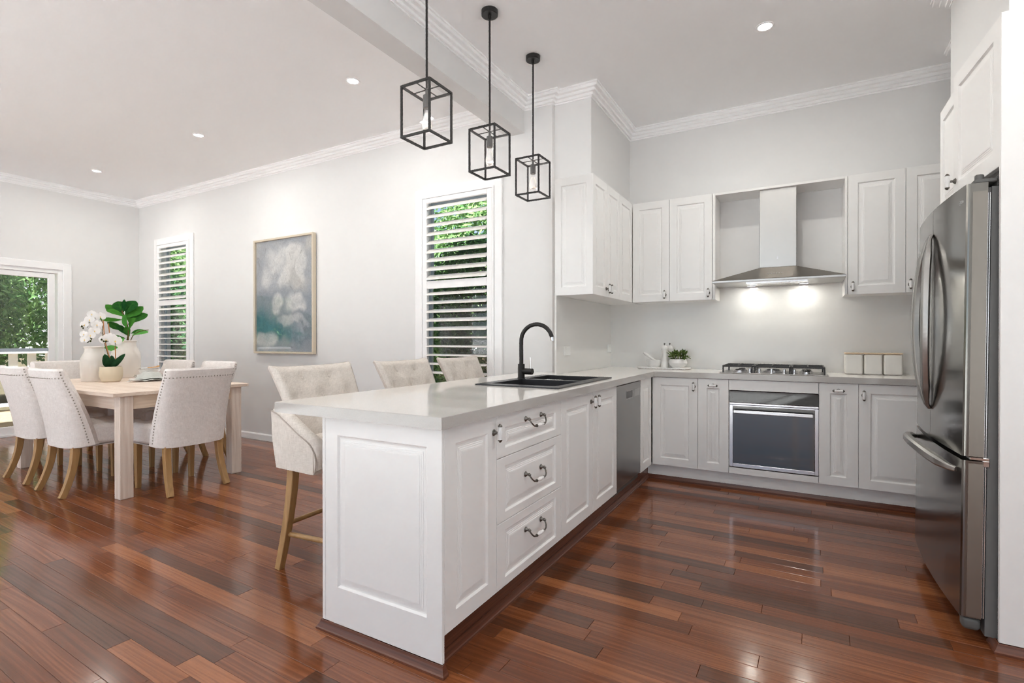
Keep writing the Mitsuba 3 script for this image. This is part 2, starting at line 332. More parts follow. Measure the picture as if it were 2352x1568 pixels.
def struct(name, mesh, m, smooth=False, label=None):
    k = thing(name, label, None, None, 'structure'); return whole(k, mesh, m, smooth)
def placed(d, M): return {**d, 'to_world': M}
def M4(x, y, z, deg=0.0): return T().translate([x, y, z]).rotate([0, 0, 1], deg)

# ------------------------------------------------------------------ room shell
XL, XR, YB, ZC = -7.161, 3.2, -5.2, 3.13
YW, YK, YN = 2.295, 3.355, 2.333          # window wall, oven wall, nib face
ZBH, ZUP = 1.494, 2.371                   # upper cabinets: bottom, top
k = thing('floor', 'polished reddish hardwood strip floor', None, None, 'structure')
whole(k, bx(XL - .2, XR + .2, YB - .2, YK + .2, -.15, -.013), M_JOINT, False)
PW, ANG = 0.081, math.radians(-1.25)
ca, sa = math.cos(ANG), math.sin(ANG)
def proj(P):
    d = np.asarray(P, float) - CAM; z = d @ _F
    return 1176 + FPX * (d @ _R) / z, 784 - FPX * (d @ _U) / z, z
def plank_mesh(u0, u1, v0, v1, pid):
    g, b = .0005, .0011
    m = bx(u0 + g, u1 - g, v0 + g, v1 - g, -.012, 0, 0)
    x0, x1, y0, y1 = u0 + g, u1 - g, v0 + g, v1 - g
    v = np.array([[x0, y0, -.012], [x1, y0, -.012], [x1, y1, -.012], [x0, y1, -.012], [x0, y0, -b], [x1, y0, -b], [x1, y1, -b], [x0, y1, -b], [x0 + b, y0 + b, 0], [x1 - b, y0 + b, 0], [x1 - b, y1 - b, 0], [x0 + b, y1 - b, 0]])
    f = [[8, 9, 10], [8, 10, 11]]
    for a in (0, 4):
        for i in range(4): q = (i + 1) % 4; f += [[a + i, a + q, a + 4 + q], [a + i, a + 4 + q, a + 4 + i]]
    uv = np.stack([v[:, 0], pid + np.clip((v[:, 1] - v0) / (v1 - v0), .02, .98)], 1)
    w = np.stack([v[:, 0] * ca - v[:, 1] * sa, v[:, 0] * sa + v[:, 1] * ca, v[:, 2]], 1)
    return tm(w, f), uv
V0 = -0.428 * ca + 0.854 * sa * -1 * -1   # a joint line read on the floor (X=-0.854, Y=-0.428)
V0 = 0.854 * sa + -0.428 * ca
planks = []
def tonecode(t): return int(np.clip(round(t * 15), 0, 15))
_row = {}
seen_joint = {}
# boards whose ends and tone can be read on the floor: (start, end, row, tone), metres along the boards
FORCED = [(-2.47, -1.18, -1, .1), (-1.18, -.75, -1, .8), (-2.57, -.85, 0, .3), (-.85, -.35, 0, .9), (-2.14, -1.54, -2, .5), (-1.54, -.85, -2, .33), (-1.9, -1.0, -3, .55), (-2.33, -.75, 1, .22), (-3.08, -2.33, 1, .5), (-3.9, -3.16, 4, .06), (-2.07, -1.15, 5, .13),
 (-2.71, -1.68, 12, .1), (-1.79, -1.1, 10, .2), (-.4, .68, 17, .13), (-.3, .21, 19, .13), (.49, 1.4, 20, .12), (-.3, .32, 12, .2), (-.3, .42, 10, .18), (.03, .9, 9, .75), (-.14, .26, 41, .13), (1.17, 1.9, 40, .1), (.12, 1.13, 28, .14), (.13, .76, 22, .14), (-.2, .34, 26, .14), (.73, 1.14, 25, .2), (.76, 1.07, 30, .85), (.54, .75, 39, .2)]
pid = 1
def boards(r, u, end):
    """random boards of row r from u to end"""
    while u < end - 1e-6:
        L = float(rng.choice([.4, .6, .75, .9, 1.05, 1.2, 1.4, 1.6, 1.9])) * rng.uniform(.9, 1.1); u1 = u + L
        if u1 > end - .22: u1 = end
        tone = float(np.clip(rng.choice([.08, .2, .34, .42, .5, .55, .62, .7, .85], p=[.02, .07, .12, .17, .20, .18, .12, .08, .04]) + rng.normal(0, .03), 0, 1))
        planks.append([u, u1, V0 + r * PW, V0 + (r + 1) * PW, tone]); u = u1
for r in range(-62, 50):
    u = XL - .45 - rng.uniform(0, .9)
    for a, b, _, tone in sorted(q for q in FORCED if q[2] == r):
        boards(r, u, a); planks.append([a, b, V0 + r * PW, V0 + (r + 1) * PW, tone]); u = b
    boards(r, u, XR + .35)
sizes = []
for q in planks:
    us = np.linspace(q[0], q[1], 8); best = []
    for uu in us:
        for vv in (q[2], q[3]):
            P = (uu * ca - vv * sa, uu * sa + vv * ca, 0); x, y, z = proj(P); best.append((x, y, z))
    b = np.array(best); ok = (b[:, 2] > .2) & (b[:, 0] > -60) & (b[:, 0] < 2412) & (b[:, 1] < 1640)
    if ok.sum() < 2: sizes.append(0); continue
    o = b[ok]; cx = (q[0] + q[1]) / 2
    X, Y = cx * ca - q[2] * sa, cx * sa + q[2] * ca
    hid = (-.62 < X < -.01 and 0.0 < Y < 2.9) or Y > 2.93 or (X > 1.74 and Y > 1.12) or (X < -.66 and Y > 2.3)
    sizes.append(0 if hid else (q[1] - q[0]) * 1.0 / (o[:, 2].min() ** 2) * ok.mean())
order = np.argsort(sizes)[::-1]
near = set(order[:300].tolist()); rest_m, rest_uv = [], []
for i, q in enumerate(planks):
    m, uv = plank_mesh(*q[:4], (i + 1) * 16 + tonecode(q[4]))
    if i in near: add(k, 'plank', m, M_FLOOR, False, uv=uv)
    else: rest_m.append(m); rest_uv.append(uv)
add(k, 'planking', cat(rest_m), M_FLOOR, False, label='further planks of the same floor', kind='stuff', uv=np.vstack(rest_uv))
struct('ceiling', bx(XL - .2, XR + .2, YB - .2, YK + .2, ZC, ZC + .15), M_CEIL)
struct('ceiling_beam', bx(-1.072, -.908, YB, YW, 2.861, ZC), M_WALL)
# window wall with its two openings (x, z)
W1, W2 = (-1.985, -1.185, .70, 2.475), (-6.645, -5.83, .70, 2.475)
wall = sbox(XL - .15, 0, -.654, ZC).difference(sbox(W1[0], W1[2], W1[1], W1[3])).difference(sbox(W2[0], W2[2], W2[1], W2[3]))
struct('wall_back', prism(wall, YW, YW + .16, 'y'), M_WALL)
nib = cat(prism(Polygon([(-.654, YN), (-.544, YN), (-.544, YK), (2.6, YK), (2.6, YK + .15), (-.654, YK + .15)]), 0, ZC),
          prism(Polygon([(-.5439, YN), (-.341, YN), (-.341, YK - .0001), (-.5439, YK - .0001)]), ZUP + .004, ZC))
struct('wall_kitchen', nib, M_WALL)
DOOR = (-.46, 1.43, 0, 2.055)             # sliding door in the left wall: y0, y1, z0, z1
struct('wall_left', prism(sbox(YB, 0, YW + .16, ZC).difference(sbox(DOOR[0], DOOR[2], DOOR[1], DOOR[3])), XL - .16, XL, 'x'), M_WALL)
struct('wall_right', cat(prism(sbox(YB, 0, 1.39, ZC).difference(sbox(-4.6, .15, -.5, 2.8)), XR, XR + .15, 'x'), bx(2.6, XR + .15, 1.39, YK + .15, 0, ZC),  # unseen opening added in this wall to light the kitchen from the side
       prism(Polygon([(1.81, 1.39), (2.6, 1.39), (2.6, 3.035), (2.005, 3.035), (2.005, 2.326), (1.81, 2.326)]), ZUP + .004, ZC)), M_WALL)
# wall behind the camera: unseen bifold opening, enlarged to light the room
BIF = (-6.7, 1.35, 2.85)
struct('wall_front', prism(sbox(XL - .15, 0, XR + .15, ZC).difference(sbox(BIF[0], -.01, BIF[1], BIF[2])), YB - .16, YB, 'y'), M_WALL)
k = thing('door_2', 'white framed bifold opening behind the viewer, unseen and enlarged to light the room', None, None, 'structure')
for x in (-6.7, -4.8, -2.9, -.95, .93, 1.29): add(k, 'post', bx(x, x + .06, YB - .11, YB - .05, 0, BIF[2]), M_TRIM, False)
k = thing('bounce_rug', 'large pale floor sheet added behind the viewer to bounce sun onto the ceiling', 'bounce_rug'); whole(k, bx(BOUNCE_RUG[0], BOUNCE_RUG[1], BOUNCE_RUG[2], BOUNCE_RUG[3], .0004, .012, .004), M_BOUNCE_RUG, False)  # added out of view as a reflector for the ceiling
# cornices
CP = [(0, ZC), (0, 3.04), (.006, 3.04), (.006, 3.050), (.022, 3.050), (.022, 3.070), (.030, 3.072), (.044, 3.072), (.044, 3.092), (.052, 3.094), (.070, 3.094), (.070, 3.116), (.078, 3.118), (.078, ZC)]
struct('trim_1', sweep([(-.908, YB), (-.908, YW), (-.654, YW), (-.654, YN), (-.341, YN), (-.341, YK), (2.6, YK), (2.6, 3.035), (2.005, 3.035), (2.005, 2.326), (1.81, 2.326), (1.81, 1.39), (XR, 1.39), (XR, YB)], CP, room=-1), M_TRIM)
struct('trim_2', sweep([(-1.072, YW), (XL, YW), (XL, YB)], CP, room=1), M_TRIM)
BB = [(0, 0), (.013, 0), (.013, .062), (.009, .070), (.004, .076), (0, .076)]
struct('baseboard_back', sweep([(-.66, YW), (XL, YW)], BB, room=1), M_TRIM)
struct('baseboard_left', sweep([(XL, YW - .014), (XL, 1.54)], BB, room=1), M_TRIM)
struct('baseboard_front', sweep([(XL, -.55), (XL, YB), (BIF[0], YB)], BB, room=1), M_TRIM)

# ------------------------------------------------------------------ windows with plantation shutters
def ring_xz(x0, x1, z0, z1, w, y0, y1, b=.002):
    return cat(bx(x0, x0 + w, y0, y1, z0, z1, b), bx(x1 - w, x1, y0, y1, z0, z1, b), bx(x0 + w, x1 - w, y0, y1, z0, z0 + w, b), bx(x0 + w, x1 - w, y0, y1, z1 - w, z1, b))
def blade_mesh(x0, x1, deg):
    g = np.linspace(0, 2 * PI, 14, endpoint=False); s = np.stack([.043 * np.cos(g), 0.0065 * np.sin(g)], 1)
    a = math.radians(deg)          # positive: room edge down
    s = np.stack([s[:, 0] * math.cos(a) - s[:, 1] * math.sin(a), s[:, 0] * math.sin(a) + s[:, 1] * math.cos(a)], 1)
    return prism(Polygon(s), x0, x1, 'x')
def window(n, W, where):
    x0, x1, z0, z1 = W
    k = thing(f'window_{n}', f'white architrave and aluminium sash of the {where}', None, None, 'structure')
    aw = .072
    arch = cat(bx(x0 - aw, x0 + .004, YW - .018, YW, z0 - .06, z1 + aw, .004), bx(x1 - .004, x1 + aw, YW - .018, YW, z0 - .06, z1 + aw, .004), bx(x0 + .004, x1 - .004, YW - .018, YW, z1 - .004, z1 + aw, .004), bx(x0 - aw - .02, x1 + aw + .02, YW - .035, YW, z0 - .03, z0, .004))
    add(k, 'architrave', arch, M_TRIM, False)
    add(k, 'reveal', cat(bx(x0, x0 + .008, YW, YW + .155, z0, z1), bx(x1 - .008, x1, YW, YW + .155, z0, z1), bx(x0, x1, YW, YW + .155, z1 - .008, z1), bx(x0, x1, YW, YW + .155, z0, z0 + .008)), M_TRIM, False)
    add(k, 'frame', ring_xz(x0 + .008, x1 - .008, z0 + .008, z1 - .008, .018, YW + .060, YW + .115), M_TRIM, False)
    zm = 1.665
    for a, b, y in ((z0 + .028, zm + .02, YW + .064), (zm - .02, z1 - .028, YW + .092)):
        s = add(k, 'sash', ring_xz(x0 + .027, x1 - .027, a, b, .026, y, y + .022), M_ALU_BLUE, False)
        scene[key(s + '__pane')] = {'type': 'rectangle', 'to_world': T().translate([(x0 + x1) / 2, y + .011, (a + b) / 2]).rotate([1, 0, 0], 90).scale([(x1 - x0) / 2 - .053, (b - a) / 2 - .026, 1]), 'bsdf': {'type': 'ref', 'id': M_GLASS}}
    s = thing('plantation_shutter', f'white louvred plantation shutter in the {where}', 'shutter')
    y0, y1 = YW - .026, YW + .002
    fx0, fx1, ft, fb = x0 + .004, x1 - .004, z1 - .004, z0 + .004
    add(s, 'frame', ring_xz(fx0, fx1, fb, ft, .016, YW - .030, YW + .012), M_TRIM, False)
    px0, px1 = fx0 + .018, fx1 - .018; st = .052
    add(s, 'stile', bx(px0, px0 + st, y0, y1, fb + .018, ft - .018, .002), M_TRIM, False); add(s, 'stile', bx(px1 - st, px1, y0, y1, fb + .018, ft - .018, .002), M_TRIM, False)
    for a, b in ((fb + .018, .765), (1.628, 1.698), (2.412, ft - .018)): add(s, 'rail', bx(px0 + st + .0005, px1 - st - .0005, y0, y1, a, b, .002), M_TRIM, False)
    bu, bm, bl = (mesh_dict(blade_mesh(px0 + st + .003, px1 - st - .003, q), M_LOUVRE, 40) for q in (36, 24, 10))
    for zz in [2.3695 - .0797 * i for i in range(9)] + [1.5825 - .0797 * i for i in range(10)]:
        scene[key(s + '__louvre')] = placed(bu if zz > 1.6 else bm if zz > 1.2 else bl, T().translate([0, YW - .012, zz]))
    for z in (2.2, 1.85, 1.35): add(s, 'hinge', bx(fx0 + .010, fx0 + .020, YW - .0325, YW - .0305, z - .03, z + .03), M_TRIM, False)
    return k
window(1, W1, 'window nearer the kitchen sink')
window(2, W2, 'narrow window in the far dining corner')

# sliding door in the left wall
k = thing('door_1', 'white aluminium sliding glass door to the deck', None, None, 'structure')
d0, d1, dz = DOOR[0], DOOR[1], DOOR[3]
add(k, 'architrave', cat(bx(XL, XL + .018, d1 - .004, d1 + .085, 0, dz + .085, .004), bx(XL, XL + .018, d0 - .085, d0 + .004, 0, dz + .085, .004), bx(XL, XL + .018, d0 + .004, d1 - .004, dz - .004, dz + .085, .004)), M_TRIM, False)
add(k, 'frame', cat(bx(XL - .12, XL - .005, d1 - .05, d1, 0, dz, .003), bx(XL - .12, XL - .005, d0, d0 + .05, 0, dz, .003), bx(XL - .12, XL - .005, d0 + .05, d1 - .05, dz - .05, dz, .003), bx(XL - .12, XL - .005, d0 + .05, d1 - .05, 0, .03, .003)), M_TRIM, False)
def dpanel(y0, y1, x, mid):
    p = add(k, 'sliding_panel', cat(bx(x, x + .035, y0, y0 + .065, .032, dz - .052, .003), bx(x, x + .035, y1 - .065, y1, .032, dz - .052, .003), bx(x, x + .035, y0 + .065, y1 - .065, .032, .12, .003), bx(x, x + .035, y0 + .065, y1 - .065, dz - .115, dz - .052, .003)), M_TRIM, False)
    scene[key(p + '__pane')] = {'type': 'rectangle', 'to_world': T().translate([x + .017, (y0 + y1) / 2, (dz + .0) / 2]).rotate([0, 1, 0], 90).scale([dz / 2 - .11, (y1 - y0) / 2 - .065, 1]), 'bsdf': {'type': 'ref', 'id': M_GLASS}}
    if mid: scene[key(p + '__mid_rail')] = mesh_dict(bx(x + .022, x + .034, y0 + .066, y1 - .066, 1.02, 1.06, .002), M_ALU_BLUE, False)
dpanel(.45, 1.355, XL - .055, True)
dpanel(-.41, .49, XL - .105, False)
add(k, 'latch', cat(bx(XL - .045, XL - .03, 1.384, 1.39, 1.86, 1.90), bx(XL - .045, XL - .03, 1.384, 1.39, 1.02, 1.04)), M_BLACK, False)

# ------------------------------------------------------------------ outside: deck, balustrade, trees
k = thing('deck', 'weathered timber deck outside the glass door', None, None, 'structure')
whole(k, bx(-10.6, XL - .17, -5.5, 3.4, -.20, -.035), M_DECK, False)
for i in range(24):
    x = -10.55 + i * .137
    if x + .13 < XL - .17: add(k, 'board', bx(x, x + .130, -5.5, 3.4, -.034, -.012, .002), M_DECK, False)
struct('garden_ground', cat(bx(-70, 30, 2.47, 70, -.62, -.60), bx(-70, -10.61, -40, 2.469, -.62, -.60)), M_SOIL_OUT)
b = thing('balustrade', 'white timber balustrade along the deck edge', 'balustrade')
add(b, 'handrail', bx(-10.36, -10.24, -5.4, 3.35, .93, .985, .006), M_RAIL, False); add(b, 'bottom_rail', bx(-10.33, -10.27, -5.4, 3.35, .06, .12, .004), M_RAIL, False)
pk = mesh_dict(bx(-.011, .011, -.058, .058, .121, .929, .002), M_RAIL, False)
for i in range(36): scene[key(b + '__picket')] = placed(pk, M4(-10.30, -5.2 + i * .235, 0))
def crown(c, r, n, size, seed, shape=(1, 1, 1), hollow=.55):
    g = np.random.default_rng(seed); c = np.asarray(c, float)
    d = g.normal(size=(n, 3)); d /= np.linalg.norm(d, axis=1, keepdims=True)
    lump = 0.72 + 0.5 * meshkit.fbm(d * 2.3 + seed, 3, seed)
    p = c + d * (r * lump * (hollow + (1 - hollow) * g.random(n) ** .5))[:, None] * np.array(shape)
    nrm = d + g.normal(size=(n, 3)) * .7 + [0, 0, .5]; nrm /= np.linalg.norm(nrm, axis=1, keepdims=True)
    a = np.cross(nrm, g.normal(size=(n, 3))); a /= np.linalg.norm(a, axis=1, keepdims=True); b_ = np.cross(nrm, a)
    s = size * g.uniform(.6, 1.3, n)[:, None]
    q = np.stack([p - a * s, p + b_ * s * .38 + nrm * s * .12, p + a * s, p - b_ * s * .38 + nrm * s * .12], 1)
    f = np.arange(n)[:, None] * 4 + np.array([[0, 2, 1], [0, 3, 2]]).reshape(1, 6); idn = np.repeat(g.integers(0, 5000, n), 4)
    uv = np.stack([np.tile([0, .5, 1, .5], n), idn + np.tile([.5, .95, .5, .05], n)], 1)
    return tm(q.reshape(-1, 3), f.reshape(-1, 3)), uv
def tree(name, label, c, r, n, size, m, seed, shape=(1, 1, 1), catg='tree', group=None, branch=True):
    t = thing(name, label, catg, group); g = np.random.default_rng(seed + 99)
    ms, uvs = crown(c, r, n, size, seed, shape)
    add(t, 'foliage', ms, m, False, kind='stuff', uv=uvs)
    tk = [tube(curve([(c[0], c[1], -.6), (c[0] + .05, c[1] - .04, c[2] * .5), (c[0], c[1], c[2] + r * .3)], 8), np.linspace(.10, .03, 8), 8)]
    for i in range(6):
        d = g.normal(size=3); d[2] = abs(d[2]) * .5; d /= np.linalg.norm(d)
        s = np.array([c[0], c[1], c[2] - r * .3 + .1 * i]); tk.append(tube(np.array([s, s + d * r * .35 + [0, 0, .1], s + d * r * .75 * np.array(shape)]), [.03, .02, .008], 6))
    add(t, 'trunk', cat(tk), M_BARK)
TREES = [((-13.2, .9, 1.9), 1.65, 'bushy green tree just beyond the balustrade, filling the middle of the glass door'), ((-13.2, -3.2, 2.0), 1.65, 'leafy tree beyond the deck, left of the glass door view'), ((-13.6, 5.6, 2.0), 1.65, 'leafy tree beyond the deck, right of the glass door view'),
 ((-18.4, -1.6, 3.2), 2.35, 'taller tree behind the bushy one beyond the deck'), ((-18.6, 3.8, 3.2), 2.35, 'taller tree further right behind the trees at the deck'), ((-18.4, 9.2, 3.2), 2.35, 'taller tree at the far right behind the deck')]
for i, (c, r, lab) in enumerate(TREES): tree('broadleaf_tree', lab, c, r, 26000 if i < 3 else 12000, .078 if i < 3 else .12, M_LEAF_TREE, 20 + i, (1, 1.1, 1.25))
HED = [((-.5, 4.5, 1.5), .80, 'dark shrub outside the kitchen window, hidden by its right edge'), ((-2.6, 4.5, 1.6), .85, 'dense shrub with small dark leaves filling the lower kitchen window'), ((-4.7, 4.5, 1.5), .80, 'dark shrub outside the wall behind the painting'), ((-6.8, 4.5, 1.5), .80, 'dark shrub outside, right of the narrow corner window'), ((-8.9, 4.5, 1.6), .80, 'shrub just outside the narrow corner window'), ((-11.0, 4.3, 1.7), .80, 'shrub beyond the deck end seen through the corner window'),
 ((-1.2, 7.0, 2.7), 1.25, 'tall sunlit shrub behind the row, right of the kitchen window'), ((-4.3, 7.0, 2.7), 1.25, 'tall sunlit shrub seen through the upper kitchen window'), ((-7.4, 7.0, 2.7), 1.25, 'tall sunlit shrub behind the row, behind the painting wall'), ((-10.5, 7.0, 2.7), 1.25, 'tall shrub behind the row, seen through the corner window'),
 ((-2.6, 9.6, 1.3), 1.15, 'low rounded shrub at the back of the garden, left of the kitchen window gap'), ((-5.1, 9.6, 1.3), 1.08, 'low rounded shrub at the back of the garden, second from the right'), ((-7.6, 9.6, 1.3), 1.08, 'low rounded shrub at the back of the garden, third from the right'), ((-10.2, 9.8, 1.3), 1.15, 'low rounded shrub at the back of the garden, furthest left')]
for i, (c, r, lab) in enumerate(HED): tree('garden_shrub', lab, c, r, 7500, .06 if i < 6 else .08, M_LEAF_HEDGE if i < 6 else M_LEAF_TREE, 60 + i, (1.05, .85, 1.4), 'shrub')
struct('added_eaves', cat(bx(XL - .9, 1.5, YW + .16, YW + 1.15, ZC + .02, ZC + .12), bx(XL - .9, XL - .16, YB, YW + .16, ZC + .02, ZC + .12), bx(XR + .15, XR + .85, YB, 2.0, ZC + .02, ZC + .12)), M_RAIL)  # unseen overhangs added to keep direct sun out of the openings

# ------------------------------------------------------------------ handles
def knob_meshes(horizontal=False):
    """porcelain cross handle: door plane y=0, sticks out to -y; returns metal, porcelain"""
    met = rot(lathe([(0, 0), (.0135, 0), (.0135, .002), (.0115, .004), (.0095, .0045), (.0095, .007), (.006, .009), (.0045, .012), (.0062, .015), (.0045, .018), (.0045, .024), (.008, .026), (.008, .028), (0, .028)], 16), 90, [1, 0, 0])
    bar = lathe([(0, -.034), (.004, -.034), (.0075, -.031), (.0085, -.0265), (.0085, -.0255)], 14)
    ends = []
    for s in (1, -1):
        e = lathe([(.0088, .0255), (.0092, .027), (.008, .031), (.005, .0345), (.003, .037), (0, .038)], 14); ends.append(e if s > 0 else rot(e, 180, [1, 0, 0]))
    por = lathe([(0, -.0258), (.0085, -.0258), (.0082, -.02), (.0098, -.008), (.0104, 0), (.0098, .008), (.0082, .02), (.0085, .0258), (0, .0258)], 16)
    cross = [tr(q, 0, -.030, 0) for q in (*ends, por)]
    if horizontal: cross = [rot(q, 90, [0, 1, 0], (0, -.030, 0)) for q in cross]
    return cat(met, cross[0], cross[1]), cross[2]
KNOB_V, KNOB_H = knob_meshes(), knob_meshes(True)
def pull_meshes():
    w = .077; met = []
    for s in (-1, 1):
        b = rot(lathe([(0, 0), (.0125, 0), (.0125, .002), (.0095, .004), (.008, .007), (.0055, .009), (.0045, .013), (.007, .016), (.007, .021), (.004, .025), (.0025, .028), (0, .029)], 14), 90, [1, 0, 0]); met.append(tr(b, s * w, 0, 0))
        p = curve([(s * w, -.019, -.002), (s * (w - .002), -.027, -.013), (s * (w - .012), -.034, -.027), (s * (w - .028), -.036, -.034), (s * (w - .046), -.036, -.034)], 14); met.append(tube(p, .0036, 8))
        met.append(rot(lathe([(0, -.004), (.006, -.004), (.0072, 0), (.006, .004), (0, .004)], 12), 90, [0, 1, 0])); met[-1] = tr(met[-1], s * (w - .042), -.036, -.034)
    por = rot(lathe([(0, -.031), (.006, -.031), (.0066, -.02), (.0092, -.006), (.0095, 0), (.0092, .006), (.0066, .02), (.006, .031), (0, .031)], 14), 90, [0, 1, 0])
    return cat(met), tr(por, 0, -.036, -.034)
PULL = pull_meshes()
def turn(m, side, at, u, z):
    v = np.array(m.vertices); f = m.faces
    if side == '-y': w = np.stack([u + v[:, 0], at + v[:, 1], z + v[:, 2]], 1)
    if side == '+x': w = np.stack([at - v[:, 1], u + v[:, 0], z + v[:, 2]], 1)
    if side == '-x': w = np.stack([at + v[:, 1], u - v[:, 0], z + v[:, 2]], 1)
    return tm(w, f)
def handle(door, kind, side, at, u, z):
    met, por = {'v': KNOB_V, 'h': KNOB_H, 'p': PULL}[kind]
    scene[key(door + '__handle')] = mesh_dict(turn(met, side, at, u, z), M_PEWTER, 40)
    scene[key(door + '__grip')] = mesh_dict(turn(por, side, at, u, z), M_PORC, 50)
def door(t, side, at, u0, u1, z0, z1, name='door', g=.0012, hk=None, **k):
    w = abs(u1 - u0) - 2 * g; m = frame_door(w, z1 - z0, **k)
    us = u0 + g if side != '-x' else max(u0, u1) - g
    d = add(t, name, face(m, side, at, us, z0), M_CAB, False)
    if hk: handle(d, hk[0], side, at, hk[1], hk[2])
    return d

# ------------------------------------------------------------------ peninsula
ZB0, ZT, ZBT = .131, .8535, .857           # door bottoms, door tops, bench underside
t = thing('end_panel', 'white raised panel closing the near end of the kitchen peninsula', 'panel')
ep = frame_door(.586, ZBT - .036 - .001, t=.013, panels=[(.0705, .519, .146, .749)])
add(t, 'panel', cat(face(ep, '-y', 0, -.586, .037)), M_CAB, False)
add(t, 'edge_strip', bx(-.603, -.587, .0, .03, .037, ZBT - .001, .001), M_CAB, False)
FR = .0185
def base_unit(name, label, y0, y1, group=None, xb=-.585):
    t = thing(name, label, 'cabinet', group); add(t, 'carcass', bx(xb, -.020, y0 + .0006, y1 - .0006, ZB0 + .001, ZBT - .002), M_CAB, False); return t
d0, d1, d2, d3, d4, d5, d6 = .0135, .364, 1.004, 1.463, 1.914, 2.499, 2.842
t = base_unit('base_cabinet', 'white peninsula cupboard with one raised-panel door, next to the end panel', d0, d1); door(t, '+x', 0, d0, d1, ZB0, ZT, hk=('v', .341, .788))
t = base_unit('drawer_cabinet', 'white three-drawer unit with bail pulls in the peninsula', d1, d2)
for z0, z1, hz, it in ((ZB0, .4025, .309, .036), (.4055, .6715, .558, .036), (.6745, ZT, .807, .056)):
    door(t, '+x', 0, d1, d2, z0, z1, name='drawer', iv=.036, iv_top=it, ih=.066, hk=('p', .690, hz))
t = thing('base_cabinet', 'white double-door cupboard below the black sink', 'cabinet')
add(t, 'carcass', cat(bx(-.585, -.020, d2 + .0006, d2 + .016, ZB0 + .001, ZBT - .002), bx(-.585, -.020, d4 - .016, d4 - .0006, ZB0 + .001, ZBT - .002), bx(-.585, -.020, d2 + .016, d4 - .016, ZB0 + .001, ZB0 + .016), bx(-.585, -.575, d2 + .016, d4 - .016, ZB0 + .016, ZBT - .002)), M_CAB, False)
door(t, '+x', 0, d2, d3, ZB0, ZT, hk=('v', 1.432, .797)); door(t, '+x', 0, d3, d4, ZB0, ZT, hk=('v', 1.494, .797))
scene.pop('x', None)
t = thing('dishwasher', 'stainless steel dishwasher between white cupboards of the peninsula', 'dishwasher')
add(t, 'body', bx(-.52, -.022, d4 + .002, d5 - .002, .10, .845), M_GREY, False)
add(t, 'door', bx(-.021, -.001, d4 + .004, d5 - .004, .142, .846, .002), M_STEEL_DW, False)
add(t, 'display', cat(bx(-.001, .0012, 2.118, 2.284, .735, .800)), M_STEEL, False); add(t, 'display_window', bx(.0013, .0018, 2.126, 2.276, .743, .793), M_OVENGLASS, False)
add(t, 'button_panel', bx(-.001, .001, 2.328, 2.462, .742, .795), M_STEEL, False)
t = base_unit('base_cabinet', 'narrow white corner cupboard right of the dishwasher', d5, d6 - .001, xb=-.52); door(t, '+x', 0, d5, d6 - .0215, ZB0, ZT)
struct('kickboard', bx(-.0485, 2.25, 2.895, 2.90, .0, ZB0), M_CAB)
struct('kickboard', bx(-.0565, -.0500, .0145, 2.8949, .0, ZB0), M_DTRIM)
SCO = [(0, 0), (.018, 0), (.018, .008), (.014, .012), (.010, .020), (.006, .028), (.004, .036), (0, .036)]
struct('trim_3', sweep([(-.6035, .03), (-.6035, -.0005), (.0015, -.0005), (.0015, .0125), ], SCO, room=-1), M_DTRIM)
struct('trim_4', sweep([(-.0495, .0145), (-.0495, 2.8945), (2.2, 2.8945)], SCO, room=-1), M_DTRIM)
# ------------------------------------------------------------------ worktop with sink cut-out
SK = (-.567, -.04, 1.055, 1.93)
outline = Polygon([(-.862, -.03), (.022, -.03), (.022, 2.824), (2.30, 2.824), (2.30, YK - .001), (-.5255, YK - .001), (-.5255, YN + .001), (-.5255, YN - .001), (-.655, YN - .001), (-.655, YW - .003), (-.862, YW - .003)])
hole = sbox(SK[0] + .015, SK[2] + .015, SK[1] - .015, SK[3] - .015)
bt = prism(outline.buffer(-.0015, join_style=2).difference(hole), .8985, .90); bm = prism(outline.difference(hole), ZBT, .8985)
def slab(poly, z0, z1, b=.002):
    """prism with a chamfered top edge"""
    def ringv(p, z): return np.column_stack([np.array(p.exterior.coords)[:-1], np.full(len(p.exterior.coords) - 1, z)])
    inn = poly.buffer(-b, join_style=2)
    parts = [prism(poly.difference(hole), z0, z1 - b)]
    A, B = ringv(poly, z1 - b), ringv(inn, z1)
    n = len(A); j = [int(np.argmin(np.linalg.norm(B[:, :2] - a[:2], axis=1))) for a in A]
    v = np.vstack([A, B[j]]); f = []
    for i in range(n): q = (i + 1) % n; f += [[i, q, n + q], [i, n + q, n + i]]
    side = tm(v, f); top = prism(inn.difference(hole), z1 - .0001, z1)
    return cat(parts + [side, top])
t = thing('worktop', 'glossy off-white stone worktop running along peninsula and oven wall', 'worktop')
whole(t, slab(outline, ZBT, .90), M_BENCH, False)
t = thing('splashback', 'off-white gloss splashback panel on the side wall beside the sink', None, None, 'structure'); whole(t, bx(-.542, -.527, 2.095, YK - .002, .9005, ZBH - .001), M_SPLASH, False)
t = thing('splashback', 'off-white gloss splashback on the oven wall', None, None, 'structure'); whole(t, bx(-.5265, 2.30, YK - .006, YK - .0005, .9005, 1.70), M_SPLASH, False)
